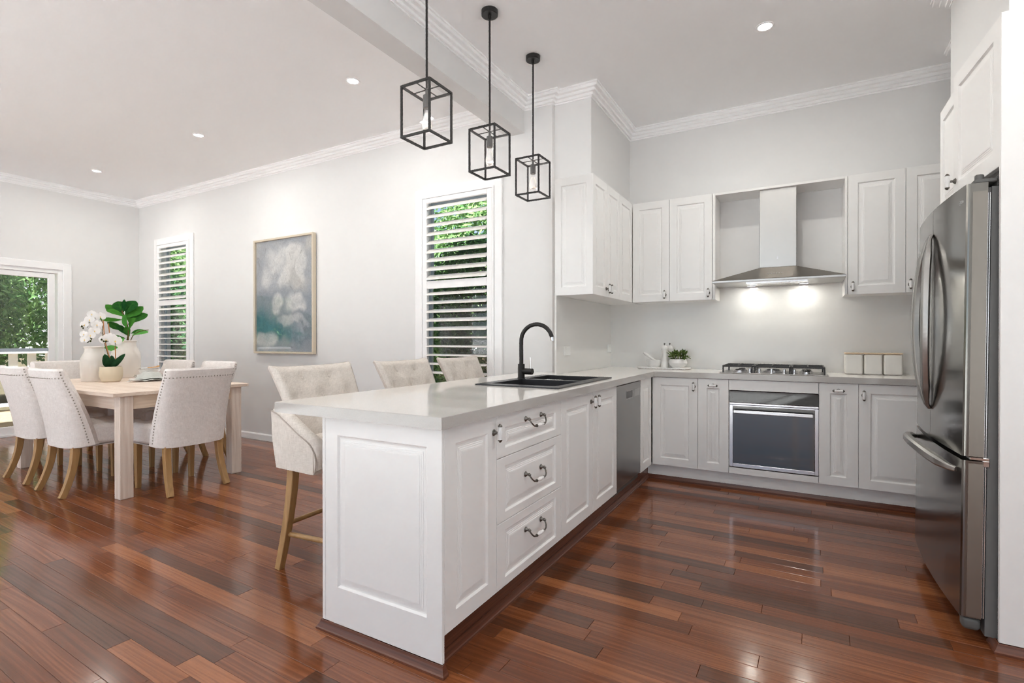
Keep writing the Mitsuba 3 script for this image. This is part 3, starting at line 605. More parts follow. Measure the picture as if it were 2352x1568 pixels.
# ------------------------------------------------------------------ oven run
def run_unit(label, x0, x1, hk=None, doorname='door', **k):
    t = thing('base_cabinet', label, 'cabinet'); add(t, 'carcass', bx(x0 + .0006, x1 - .0006, 2.862, YK - .01, ZB0 + .001, ZBT - .002), M_CAB, False)
    door(t, '-y', 2.842, x0, x1, ZB0, ZT, hk=hk, name=doorname, **k); return t
run_unit('white corner cupboard on the oven wall with upright handle at its right edge', .0015, .362, ('v', .333, .788))
run_unit('narrow white pull-out cupboard left of the oven', .362, .590, ('h', .4765, .803), 'pullout_front', iv_top=.072)
t = thing('oven_housing', 'white cabinet housing with plain strips above and below the oven', 'cabinet')
add(t, 'top_strip', bx(.5915, 1.1855, 2.842, 2.86, .773, ZT, .0015), M_CAB, False); add(t, 'bottom_strip', bx(.5915, 1.1855, 2.842, 2.86, ZB0, .178, .0015), M_CAB, False)
for xa, xb in ((.5905, .594), (1.183, 1.1865)): add(t, 'side', bx(xa, xb, 2.862, YK - .01, ZB0, ZBT - .002), M_CAB, False)
run_unit('narrow white pull-out cupboard right of the oven', 1.187, 1.423, ('h', 1.305, .802), 'pullout_front', iv_top=.072)
run_unit('wide white cupboard on the oven wall beside the fridge', 1.423, 1.905, ('v', 1.452, .777))
t = thing('oven', 'built-in oven with black glass control strip and stainless framed glass door', 'oven')
add(t, 'body', bx(.596, 1.181, 2.875, YK - .03, .185, .768), M_GREY, False)
add(t, 'control_panel', bx(.5965, 1.1865, 2.838, 2.866, .681, .770, .002), M_OVENGLASS, False)
add(t, 'trim_strip', bx(.5965, 1.1865, 2.836, 2.866, .6655, .6795, .002), M_ALU, False)
dr_ = add(t, 'door', cat(bx(.5965, .6205, 2.838, 2.866, .187, .6635, .002), bx(1.1625, 1.1865, 2.838, 2.866, .187, .6635, .002), bx(.6205, 1.1625, 2.838, 2.866, .187, .213, .002), bx(.6205, 1.1625, 2.838, 2.866, .652, .6635, .002)), M_ALU, False)
scene[dr_ + '__glass'] = mesh_dict(bx(.6208, 1.1622, 2.8405, 2.86, .2133, .6517), M_OVENDOOR, False)
scene[dr_ + '__handle'] = mesh_dict(cat(bx(.628, 1.153, 2.792, 2.806, .603, .628, .004), bx(.648, .668, 2.8055, 2.8404, .610, .622, .001), bx(1.113, 1.133, 2.8055, 2.8404, .610, .622, .001)), M_ALU, False)
# cooktop
t = thing('gas_cooktop', 'stainless five-burner gas cooktop with black cast-iron trivets', 'cooktop')
CX0, CX1, CY0, CY1 = .520, 1.248, 2.855, 3.275
add(t, 'tray', bx(CX0, CX1, CY0, CY1, .9003, .907, .003), M_STEEL, False)
for cx, cy, r in ((.655, 2.975, .038), (.655, 3.165, .03), (.884, 3.10, .055), (1.113, 2.975, .03), (1.113, 3.165, .038)):
    b = add(t, 'burner', lathe([(0, .907), (r * 1.25, .907), (r * 1.25, .914), (r, .916), (r, .922), (0, .922)], 20, (cx, cy, 0)), M_ALU)
    scene[b + '__cap'] = mesh_dict(lathe([(0, .9222), (r * .8, .9222), (r * .85, .926), (r * .7, .930), (0, .931)], 20, (cx, cy, 0)), M_IRON)
for x0, x1 in ((CX0 + .02, .756), (.760, 1.008), (1.012, CX1 - .02)):
    g = []; ya, yb = CY0 + .02, CY1 - .02; zt, zb_ = .962, .950
    for x in (x0, x1 - .012): g.append(bx(x, x + .012, ya, yb, zb_, zt, .001))
    for y in (ya, (ya + yb) / 2 - .006, yb - .012): g.append(bx(x0 + .012, x1 - .012, y, y + .012, zb_, zt, .001))
    xm = (x0 + x1) / 2
    g += [bx(xm - .005, xm + .005, ya + .012, ya + .10, zb_, zt + .003, .001), bx(xm - .005, xm + .005, yb - .10, yb - .012, zb_, zt + .003, .001), bx(xm - .005, xm + .005, (ya + yb) / 2 - .08, (ya + yb) / 2 + .08, zb_, zt + .003, .001)]
    for x in (x0, x1 - .010):
        for y in (ya, yb - .010): g.append(bx(x, x + .010, y, y + .010, .9071, zb_))
    add(t, 'trivet', cat(g), M_IRON, False)
for x in (.735, .800, .884, .968, 1.033):
    add(t, 'knob', lathe([(0, .9071), (.017, .9071), (.017, .914), (.012, .917), (.011, .940), (.009, .942), (0, .942)], 18, (x, CY0 + .035, 0)), M_ALU)
# ------------------------------------------------------------------ upper cabinets
UF = 3.084                                # door fronts of the oven-wall uppers
t = thing('wall_cabinet', 'white three-door wall cabinet with raised end panel above the sink end of the worktop', 'cabinet')
add(t, 'carcass', bx(-.5405, -.259, 2.112, 3.353, ZBH + .001, ZUP - .001), M_CAB, False)
add(t, 'end_panel', face(frame_door(.302, ZUP - ZBH, t=.013, ih=.050, iv=.058), '-y', 2.098, -.541, ZBH), M_CAB, False)
for a, b, h in ((2.0985, 2.410, 2.385), (2.410, 2.725, 2.440), (2.725, 3.0815, None)):
    door(t, '+x', -.238, a, b, ZBH, ZUP, ih=.055, hk=('v', h, 1.556) if h else None)
def upper(label, x0, x1, doors):
    t = thing('wall_cabinet', label, 'cabinet'); add(t, 'carcass', bx(x0 + .0005, x1 - .0005, UF + .020, YK - .002 - (.005 if ZBH < 1.70 else 0), ZBH + .001, ZUP - .001), M_CAB, False)
    for a, b, h in doors: door(t, '-y', UF, a, b, ZBH, ZUP, ih=.060, hk=('v', h, 1.550) if h else None)
    return t
upper('white double-door wall cabinet left of the rangehood', -.2365, .434, [(-.2365, .086, .050), (.086, .434, .405)])
upper('white double-door wall cabinet right of the rangehood', 1.374, 2.06, [(1.374, 1.717, 1.405), (1.717, 2.06, 1.741)])
t = thing('hood_surround', 'white open box surround of the rangehood between wall cabinets', 'cabinet surround')
add(t, 'side_panel', bx(.4365, .458, UF + .001, YK - .007, ZBH, ZUP, .001), M_CAB, False); add(t, 'side_panel', bx(1.356, 1.3725, UF + .001, YK - .007, ZBH, ZUP, .001), M_CAB, False)
add(t, 'top_panel', bx(.4585, 1.3555, UF + .001, YK - .007, 2.352, ZUP, .001), M_CAB, False)
# rangehood
t = thing('rangehood', 'stainless steel canopy rangehood with square chimney and two lamps', 'rangehood')
add(t, 'chimney', bx(.786, 1.043, 3.115, YK - .007, 1.735, 2.3515, .0015), M_STEEL, False)
HX0, HX1, HY0 = .4595, 1.3545, 2.90
v = [(HX0, HY0, 1.626), (HX1, HY0, 1.626), (HX1, YK - .008, 1.626), (HX0, YK - .008, 1.626), (.788, 3.112, 1.7345), (1.041, 3.112, 1.7345), (1.041, YK - .008, 1.7345), (.788, YK - .008, 1.7345)]
add(t, 'canopy', tm(v, [[0, 1, 5], [0, 5, 4], [1, 2, 6], [1, 6, 5], [2, 3, 7], [2, 7, 6], [3, 0, 4], [3, 4, 7], [4, 5, 6], [4, 6, 7]]), M_STEEL_SIDE, False)
add(t, 'rim', bx(HX0, HX1, HY0 - .001, YK - .008, 1.6085, 1.6258, .002), M_STEEL, False)
lou = [bx(.70, 1.12, 2.955, 3.10, 1.601, 1.6083)] + [bx(.712 + i * .0245, .725 + i * .0245, 2.965, 3.09, 1.5985, 1.6009) for i in range(17)]
add(t, 'filter', cat(lou), M_ALU, False, label='slotted grease filter')
for x in (.72, 1.093):
    l = add(t, 'lamp', lathe([(.030, 1.6083), (.036, 1.6083), (.036, 1.604), (.030, 1.604)], 24, (x, 3.235, 0)), M_CHROME)
    scene[l + '__lens'] = {**mesh_dict(tm(np.array([[x + .029 * math.cos(a), 3.235 + .029 * math.sin(a), 1.6045] for a in np.linspace(0, 2 * PI, 24, endpoint=False)] + [[x, 3.235, 1.6045]]), [[(i + 1) % 24, i, 24] for i in range(24)]), 'mat_ceiling', False), 'emitter': {'type': 'area', 'radiance': rgb(HOODLIGHT, HOODLIGHT * .97, HOODLIGHT * .88), 'sampling_weight': 1.0}}
add(t, 'buttons', cat([rot(lathe([(0, 0), (.004, 0), (.004, .002), (0, .002)], 8), 60, [1, 0, 0]).apply_translation([.856 + i * .0185, 2.985, 1.671]) for i in range(6)]), M_CHROME)
add(t, 'badge', tr(rot(meshkit.text_mesh('Z', .014, .0006, True), 90, [1, 0, 0]), .907, 3.1145, 1.80), M_ALU, False)
# ------------------------------------------------------------------ fridge
FT = math.radians(.6)
LEAN = trimesh.transformations.rotation_matrix(FT, [0, 1, 0], [1.61, 0, 0])
def fr(m): return xf(m, LEAN)
t = thing('fridge', 'tall stainless French-door fridge with bowed handles and bottom freezer drawer', 'fridge')
FY0, FY1, FYM = 1.147, 2.050, 1.602
def fx(y): s = (y - (FY0 + FY1) / 2) / ((FY1 - FY0) / 2); return 1.590 + .021 * s * s
def fdoor(y0, y1, z0, z1, r0, r1):
    ys = np.linspace(y0, y1, 26); pts = [(fx(y), y) for y in ys]
    if r0: pts = [(fx(y0) + .012, y0), (fx(y0) + .004, y0 + .002), (fx(y0 + .008), y0 + .008)] + [q for q in pts if q[1] > y0 + .01]
    if r1: pts = [q for q in pts if q[1] < y1 - .01] + [(fx(y1 - .008), y1 - .008), (fx(y1) + .004, y1 - .002), (fx(y1) + .012, y1)]
    return prism(Polygon(pts + [(1.672, y1), (1.672, y0)]), z0, z1)
add(t, 'case', fr(bx(1.686, 2.28, 1.162, 2.035, .035, 1.742)), M_CASE, False)
add(t, 'gasket', fr(bx(1.6725, 1.6855, 1.166, 2.03, .10, 1.74)), M_GREY, False)
add(t, 'gasket_trim', fr(cat(bx(1.6735, 1.6765, 1.1605, 1.1655, .10, 1.72), bx(1.680, 1.6825, 1.1605, 1.1655, .10, 1.72))), M_ALU, False)
def arc_handle(sgn):
    n = 40; s = np.linspace(0, 1, n); b = np.sin(PI * s)
    y = FYM + sgn * (.006 + .100 * b ** .9); z = .845 + .80 * s
    x = np.array([fx(q) for q in y]) - .004 - .040 * b ** .55
    return tube(np.stack([x, y, z], 1), np.r_[np.linspace(.35, 1, 6), np.ones(n - 12), np.linspace(1, .35, 6)], sect=squaresect(.016, .019, .45), up=[-1, 0, 0])
for y0, y1, s in ((FYM + .002, FY1, 1), (FY0, FYM - .002, -1)):
    d = add(t, 'door', fr(fdoor(y0, y1, .716, 1.757, s < 0, s > 0)), M_STEEL_DK, 25)
    scene[d + '__handle'] = mesh_dict(fr(arc_handle(s)), M_STEEL, 40)
    if s < 0:
        scene[d + '__side'] = mesh_dict(fr(bx(1.628, 1.671, FY0 - .0012, FY0 - .0002, .718, 1.725)), M_STEEL_SIDE, False)
        lg = cat(lathe([(.0075, 0), (.0088, 0), (.0088, .0004), (.0075, .0004)], 24), bx(-.0005, .0012, -.0045, .0045, 0, .0004), bx(.0012, .0045, -.0012, .0002, 0, .0004), tr(meshkit.text_mesh('LG', .011, .0004, True), .014, -.0055, 0))
        vv = np.array(lg.vertices); yl = 1.215 - vv[:, 0]
        scene[d + '__badge'] = mesh_dict(fr(tm(np.stack([np.array([fx(q) for q in yl]) - .0003 - vv[:, 2], yl, 1.700 + vv[:, 1]], 1), lg.faces)), M_CHROME, False)
d = add(t, 'freezer_drawer', fr(fdoor(FY0, FY1, .100, .700, True, True)), M_STEEL_DK, 25)
scene[d + '__side'] = mesh_dict(fr(bx(1.628, 1.671, FY0 - .0012, FY0 - .0002, .104, .690)), M_STEEL_SIDE, False)
n = 40; s = np.linspace(0, 1, n); b = np.sin(PI * s) ** .6; ys = 1.20 + .80 * s
hx = np.array([fx(q) for q in ys]) - .003 - .068 * b
scene[d + '__handle'] = mesh_dict(fr(tube(np.stack([hx, ys, .652 + .035 * np.sin(PI * s)], 1), np.r_[np.linspace(.5, 1, 5), np.ones(n - 10), np.linspace(1, .5, 5)], sect=squaresect(.019, .017, .45), up=[0, 0, 1])), M_STEEL, 40)
add(t, 'hinge_cover', fr(cat(bx(1.632, 1.70, 1.152, 1.26, 1.7575, 1.772, .003), lathe([(0, 1.772), (.014, 1.772), (.014, 1.790), (.011, 1.793), (0, 1.793)], 20, (1.652, 1.175, 0)), bx(1.701, 1.83, 1.165, 1.30, 1.7425, 1.785, .004))), M_GREY, False)
add(t, 'middle_hinge', fr(cat(bx(1.632, 1.69, 1.150, 1.20, .7025, .7135, .002), bx(1.668, 1.690, 1.148, 1.17, .68, .7025, .002))), M_CHROME, False)
add(t, 'foot_cover', fr(cat(softbox(1.617, 1.675, 1.150, 1.20, .048, .097, .018, 4), bx(1.64, 1.69, 1.21, 2.04, .035, .095, .005))), M_GREY)
# cabinet over the fridge and tall end panel
t = thing('overhead_cabinet', 'white overhead cabinet above the fridge with its nearer door slightly ajar', 'cabinet')
OX = 1.722
add(t, 'carcass', bx(OX + .022, 1.809 + .6, 1.143, 2.093, 1.815, ZUP - .001), M_CAB, False)
dm = face(frame_door(.500, ZUP - 1.810, iv=.066, ih=.062), '-x', OX, 1.645, 1.810)
dm = rot(dm, 4.0, [0, 0, 1], [OX, 1.145, 0])
d = add(t, 'door', dm, M_CAB, False)
for nm, q, m_ in (('handle', KNOB_V[0], M_PEWTER), ('grip', KNOB_V[1], M_PORC)): scene[d + '__' + nm] = mesh_dict(rot(turn(q, '-x', OX, 1.616, 1.885), 4.0, [0, 0, 1], [OX, 1.145, 0]), m_, 40)
door(t, '-x', OX, 1.650, 2.092, 1.810, ZUP, ih=.055)
t = thing('fridge_side_panel', 'tall white raised panel beside the fridge at the right edge', 'panel')
add(t, 'panel', face(frame_door(.88, ZUP - .037, t=.018, panels=[(.072, .80, .15, .755), (.072, .80, .875, 2.27)]), '-y', 1.124, 1.719, .037), M_CAB, False)
struct('trim_5', sweep([(1.718, 1.20), (1.718, 1.1235), (2.6, 1.1235)], SCO, room=-1), M_DTRIM)

# ------------------------------------------------------------------ sink and tap
t = thing('sink', 'black composite double-bowl sink set in the worktop', 'sink')
def bowl(x0, x1, y0, y1, zt, zb_, tk=.006):
    o = bx(x0 - tk, x1 + tk, y0 - tk, y1 + tk, zb_ - tk, zb_)
    return cat(o, bx(x0 - tk, x0, y0 - tk, y1 + tk, zb_, zt), bx(x1, x1 + tk, y0 - tk, y1 + tk, zb_, zt), bx(x0, x1, y0 - tk, y0, zb_, zt), bx(x0, x1, y1, y1 + tk, zb_, zt))
B1, B2 = (-.500, -.092, 1.130, 1.500), (-.500, -.112, 1.552, 1.890)
dk = sbox(SK[0], SK[2], SK[1], SK[3]).difference(sbox(B1[0], B1[2], B1[1], B1[3])).difference(sbox(B2[0], B2[2], B2[1], B2[3]))
add(t, 'deck', prism(dk, .9004, .9075), M_SINK, False)
for B in (B1, B2): add(t, 'bowl', bowl(*B[:2], *B[2:], .9003, .760), M_SINK, False)
add(t, 'overflow', bx(-.34, -.23, 1.502, 1.55, .9076, .9092, .0007), M_CHROME, False, label='chrome divider plate')
for B in (B1, B2): add(t, 'drain', lathe([(0, .7605), (.04, .7605), (.04, .763), (.032, .7625), (0, .7615)], 24, ((B[0] + B[1]) / 2, (B[2] + B[3]) / 2, 0)), M_CHROME)
t = thing('mixer_tap', 'matt black gooseneck mixer tap behind the sink', 'tap')
tx, ty = -.535, 1.556
add(t, 'body', cat(lathe([(0, .9076), (.026, .9076), (.026, .9115), (.0225, .9125), (.0225, 1.002), (0, 1.003)], 24, (tx, ty, 0)), rot(lathe([(0, .015), (.0205, .015), (.0205, .082), (.0185, .084), (0, .084)], 20), 90, [0, 1, 0]).apply_translation([tx, ty, .954])), M_BLACK)
R_ = .108
pts = [(tx, ty, 1.0025), (tx, ty, 1.06)] + [(tx + R_ - R_ * math.cos(a), ty + .02 * (1 - math.cos(a)) / 2, 1.155 + R_ * math.sin(a)) for a in np.linspace(0, PI * .93, 22)]
add(t, 'spout', tube(curve(pts, 60), .0132, 16), M_BLACK)
e = np.array(pts[-1]); ed = np.array(pts[-1]) - np.array(pts[-2]); ed /= np.linalg.norm(ed)
add(t, 'aerator', tube([e + ed * .0005, e + ed * .024], .0135, 16), M_CHROME)
add(t, 'lever', tube([(tx + .068, ty, .974), (tx + .066, ty, 1.046)], .0048, 10), M_CHROME)
# power points
for (ya, yb, za, zb_, lab) in ((2.225, 2.345, 1.038, 1.110, 'white power point on the side splashback nearer the tap'), (3.238, 3.348, 1.043, 1.115, 'white power point on the side splashback next to the corner')):
    t = thing('power_point', lab, 'power point', 'power points on the side splashback')
    add(t, 'plate', bx(-.5268, -.518, ya, yb, za, zb_, .002), M_PLUG, False)
    for f_ in (.3, .7): add(t, 'switch', bx(-.518, -.5155, ya + f_ * (yb - ya) - .005, ya + f_ * (yb - ya) + .005, zb_ - .022, zb_ - .008, .001), M_PLUG, False)

# ------------------------------------------------------------------ things on the worktop
t = thing('serving_board', 'oblong white marble board on the corner of the worktop', 'board')
brd = Polygon([(-.215, 3.13), (.235, 3.13), (.235, 3.325), (-.215, 3.325)]).buffer(-.06).buffer(.06, 12)
add(t, 'slab', prism(brd, .9003, .9145), M_WHITE_CER, False); add(t, 'edge', prism(brd.buffer(.0008).difference(brd.buffer(-.0005)), .902, .9055), M_RIM, False)
ZS = .9148
def on(m, x, y): return tr(m, x, y, 0)
t = thing('mortar', 'white marble mortar on the marble board', 'mortar')
whole(t, lathe([(0, ZS), (.045, ZS), (.050, ZS + .004), (.066, ZS + .028), (.071, ZS + .066), (.063, ZS + .066), (.058, ZS + .03), (.03, ZS + .012), (0, ZS + .010)], 32, (-.083, 3.235, 0)), M_WHITE_CER)
t = thing('pestle', 'white marble pestle leaning in the mortar', 'pestle')
whole(t, tube(curve([(-.055, 3.235, ZS + .033), (-.095, 3.237, ZS + .071), (-.165, 3.24, ZS + .120), (-.178, 3.24, ZS + .128)], 14), np.r_[.008, .013, .014, .013, .0125, .012, .0125, .013, .0135, .014, .0145, .0145, .012, .006], 14), M_WHITE_CER)
def mill(lab, x, y):
    t = thing('spice_mill', lab, 'mill', 'white mills on the marble board')
    add(t, 'body', lathe([(0, ZS), (.027, ZS), (.029, ZS + .003), (.029, ZS + .044), (.0265, ZS + .047), (.028, ZS + .050), (.024, ZS + .085), (.0205, ZS + .115), (.023, ZS + .135), (.026, ZS + .150), (.026, ZS + .156), (0, ZS + .156)], 28, (x, y, 0)), M_WHITE_CER)
    add(t, 'head', lathe([(0, ZS + .1565), (.026, ZS + .1565), (.028, ZS + .165), (.027, ZS + .178), (.021, ZS + .190), (.010, ZS + .196), (0, ZS + .197)], 28, (x, y, 0)), M_WHITE_CER)
    add(t, 'finial', lathe([(0, ZS + .1965), (.003, ZS + .1965), (.003, ZS + .203), (.007, ZS + .206), (.007, ZS + .213), (.004, ZS + .216), (0, ZS + .216)], 12, (x, y, 0)), M_PEWTER)
mill('left white pepper mill, nearer the mortar', .016, 3.215); mill('right white pepper mill, half behind the potted herb', .046, 3.288)
t = thing('potted_herb', 'small green leafy plant in a white bowl pot on the marble board', 'potted plant')
PX, PY = .135, 3.205
add(t, 'pot', lathe([(0, ZS), (.048, ZS), (.050, ZS + .008), (.070, ZS + .022), (.078, ZS + .042), (.073, ZS + .070), (.068, ZS + .078), (.064, ZS + .078), (.066, ZS + .066), (0, ZS + .064)], 36, (PX, PY, 0)), M_WHITE_CER)
add(t, 'soil', lathe([(0, ZS + .0646), (.064, ZS + .0646), (.06, ZS + .070), (0, ZS + .074)], 24, (PX, PY, 0)), M_SOIL)
g = np.random.default_rng(5); hl, hu = [], []
for i in range(170):
    a, e = g.uniform(0, 2 * PI), g.uniform(.05, 1.25); d = np.array([math.cos(a) * math.cos(e), math.sin(a) * math.cos(e), math.sin(e)])
    b0 = np.array([PX, PY, ZS + .075]) + d * g.uniform(.03, .075) * np.array([1, 1, .9]); m, u = leaf(b0, b0 + (d + g.normal(size=3) * .55) * g.uniform(.018, .034), g.uniform(.012, .018), [0, 0, 1] + g.normal(size=3) * .4, nl=5); hl.append(m); u[:, 1] = u[:, 1] * .98 + i; hu.append(u)
add(t, 'foliage', cat(hl), M_LEAF_HERB, True, kind='stuff', uv=np.vstack(hu))
add(t, 'stems', cat([tube([(PX + .03 * math.cos(a), PY + .03 * math.sin(a), ZS + .07), (PX + .055 * math.cos(a), PY + .055 * math.sin(a), ZS + .115)], .0015, 5) for a in np.linspace(0, 6, 12)]), M_STEM, kind='stuff')
for i, (x, lab) in enumerate(((1.421, 'left'), (1.5395, 'middle'), (1.659, 'right'))):
    t = thing('canister', f'ivory canister with thin bamboo lid, {lab} of the three beside the cooktop', 'canister', 'ivory canisters on the worktop')
    add(t, 'body', softbox(x - .056, x + .056, 3.175, 3.287, .9004, 1.053, .014, 5), M_IVORY, 40)
    add(t, 'lid', bx(x - .058, x + .058, 3.173, 3.289, 1.0535, 1.062, .003), M_BAMBOO, False)

# ------------------------------------------------------------------ pendants and downlights
for i, y in enumerate((.594, 1.184, 1.750)):
    x = -.547; s, zt, zb_ = .0870, 2.412, 2.154; w = .0050
    t = thing('pendant_lamp', ['black box-frame lantern pendant nearest the viewer', 'middle black box-frame lantern pendant', 'black box-frame lantern pendant nearest the window wall'][i], 'pendant lamp', 'lantern pendants over the peninsula')
    add(t, 'canopy', lathe([(0, ZC - .0005), (.050, ZC - .0005), (.050, ZC - .026), (.047, ZC - .029), (.010, ZC - .029), (.010, ZC - .05), (0, ZC - .05)], 32, (x, y, 0)), M_BLACK)
    add(t, 'rod', tube([(x, y, zt + .004), (x, y, ZC - .0505)], .0058, 10), M_BLACK)
    fm = [bx(x + a * s - w, x + a * s + w, y + b * s - w, y + b * s + w, zb_, zt, .0008) for a in (-1, 1) for b in (-1, 1)]
    for z in (zb_ + w, zt - w):
        for a in (-1, 1): fm += [bx(x + a * s - w, x + a * s + w, y - s + w, y + s - w, z - w, z + w), bx(x - s + w, x + s - w, y + a * s - w, y + a * s + w, z - w, z + w)]
    fm += [bx(x - s + w, x + s - w, y - .002, y + .002, zt - .006, zt - .002), bx(x - .002, x + .002, y - s + w, y + s - w, zt - .006, zt - .002)]
    add(t, 'frame', cat(fm), M_BLACK, False)
    for a, b in ((1, 0), (-1, 0), (0, 1), (0, -1)):
        scene[key(t + '__pane')] = {'type': 'rectangle', 'to_world': T().translate([x + a * s, y + b * s, (zt + zb_) / 2]).rotate([0, 0, 1], 90 if a else 0).rotate([1, 0, 0], 90).scale([s - w, (zt - zb_) / 2 - 2 * w, 1]), 'bsdf': {'type': 'ref', 'id': M_GLASS}}
    add(t, 'lamp_holder', lathe([(0, zt - .007), (.007, zt - .007), (.007, zt - .03), (.0185, zt - .034), (.0185, zt - .095), (.016, zt - .098), (0, zt - .098)], 20, (x, y, 0)), M_GREY)
    zb2 = zt - .099
    b = add(t, 'bulb', lathe([(.0125, zb2), (.0135, zb2 - .02), (.021, zb2 - .050), (.0265, zb2 - .078), (.023, zb2 - .098), (.011, zb2 - .110), (.0005, zb2 - .112)], 24, (x, y, 0)), M_GLASS, True)
    scene[b + '__filament'] = {**mesh_dict(lathe([(0, zb2 - .02), (.010, zb2 - .022), (.0175, zb2 - .050), (.0225, zb2 - .078), (.019, zb2 - .096), (0, zb2 - .106)], 14, (x, y, 0)), M_CEIL, True), 'emitter': {'type': 'area', 'radiance': rgb(BULB, BULB * .62, BULB * .32), 'sampling_weight': 0.4}}
DL = [(.877, 2.165), (-1.887, 1.366), (-3.96, 1.366), (-6.06, 1.366), (.95, .30), (-1.887, -1.2), (-3.96, -1.2), (2.25, .60)]  # the last lamp is added out of view as kitchen fill
names = {0: 'round recessed downlight in the kitchen ceiling', 1: 'round recessed downlight nearest the beam in the dining ceiling', 2: 'round recessed downlight, second from the beam', 3: 'round recessed downlight furthest from the beam, near the dining corner', 4: 'round recessed downlight in the kitchen ceiling near the viewer, out of view', 5: 'round recessed downlight in the dining ceiling out of view, nearest the beam', 6: 'round recessed downlight in the dining ceiling out of view, above the open floor', 7: 'added unseen downlight that fills the kitchen fronts, in front of the tall panel'}
for i, (x, y) in enumerate(DL):
    t = thing('downlight', names[i], 'downlight', 'recessed downlights')
    add(t, 'ring', lathe([(.040, ZC - .0005), (.052, ZC - .0005), (.051, ZC - .004), (.042, ZC - .006), (.040, ZC - .004)], 28, (x, y, 0)), M_TRIM)
    a = np.linspace(0, 2 * PI, 24, endpoint=False)
    scene[t + '__lens'] = {**mesh_dict(tm(np.vstack([np.stack([x + .040 * np.cos(a), y + .040 * np.sin(a), a * 0 + ZC - .003], 1), [[x, y, ZC - .003]]]), [[(j + 1) % 24, j, 24] for j in range(24)]), M_CEIL, False), 'emitter': {'type': 'area', 'radiance': rgb(DOWNLIGHT, DOWNLIGHT * .98, DOWNLIGHT * .92), 'sampling_weight': 1.5}}

# ------------------------------------------------------------------ painting
t = thing('framed_painting', 'framed abstract painting in grey and teal on the wall between the windows', 'painting')
px0, px1, pz0, pz1, py0, py1 = -4.445, -3.425, 1.008, 2.305, YW - .050, YW - .008
LE = trimesh.transformations.rotation_matrix(math.radians(.6), [1, 0, 0], [0, YW, pz0])
fw = .022
fmesh = cat(bx(px0, px0 + fw, py0, py1, pz0, pz1, .002), bx(px1 - fw, px1, py0, py1, pz0, pz1, .002), bx(px0 + fw, px1 - fw, py0, py1, pz0, pz0 + fw, .002), bx(px0 + fw, px1 - fw, py0, py1, pz1 - fw, pz1, .002))
add(t, 'frame', fmesh, M_FRAME, False)
cv = np.array([[px0 + fw + .001, YW - .026, pz0 + fw + .001], [px1 - fw - .001, YW - .026, pz0 + fw + .001], [px1 - fw - .001, YW - .026, pz1 - fw - .001], [px0 + fw + .001, YW - .026, pz1 - fw - .001]])
cb = cv.copy(); cb[:, 1] = YW - .009
add(t, 'canvas', tm(np.vstack([cv, cb]), [[0, 1, 2], [0, 2, 3], [4, 6, 5], [4, 7, 6], [0, 4, 5], [0, 5, 1], [3, 2, 6], [3, 6, 7]]), M_ART, False, uv=np.vstack([[[0, 0], [1, 0], [1, 1], [0, 1]]] * 2))
scene[t + '__pane'] = {'type': 'rectangle', 'to_world': T().translate([(px0 + px1) / 2, YW - .034, (pz0 + pz1) / 2]).rotate([1, 0, 0], 90).scale([(px1 - px0) / 2 - fw, (pz1 - pz0) / 2 - fw, 1]), 'bsdf': {'type': 'ref', 'id': M_GLASS}}

# ------------------------------------------------------------------ dining table
t = thing('dining_table', 'rectangular whitewashed oak dining table', 'table')
TX0, TX1, TY0, TY1, TZ = -5.165, -3.178, .337, 1.361, .779
nb = 7; w_ = (TY1 - TY0) / nb
add(t, 'tabletop', bx(TX0 + .001, TX1, TY0, TY1, TZ - .027, TZ, .002), M_PALE_X, False)
for x0, x1 in ((TX0 + .032, TX0 + .117), (TX1 - .117, TX1 - .032)):
    for y0 in (.392, 1.225): add(t, 'leg', bx(x0, x1, y0, y0 + .088, 0, TZ - .0275, .003), M_PALE_Z, False)
for y in (.405, 1.275): add(t, 'apron', bx(TX0 + .118, TX1 - .118, y, y + .022, .650, TZ - .0275), M_PALE_X, False)
for x in (TX0 + .050, TX1 - .072): add(t, 'apron', bx(x, x + .022, .481, 1.224, .650, TZ - .0275), M_PALE_Y, False)

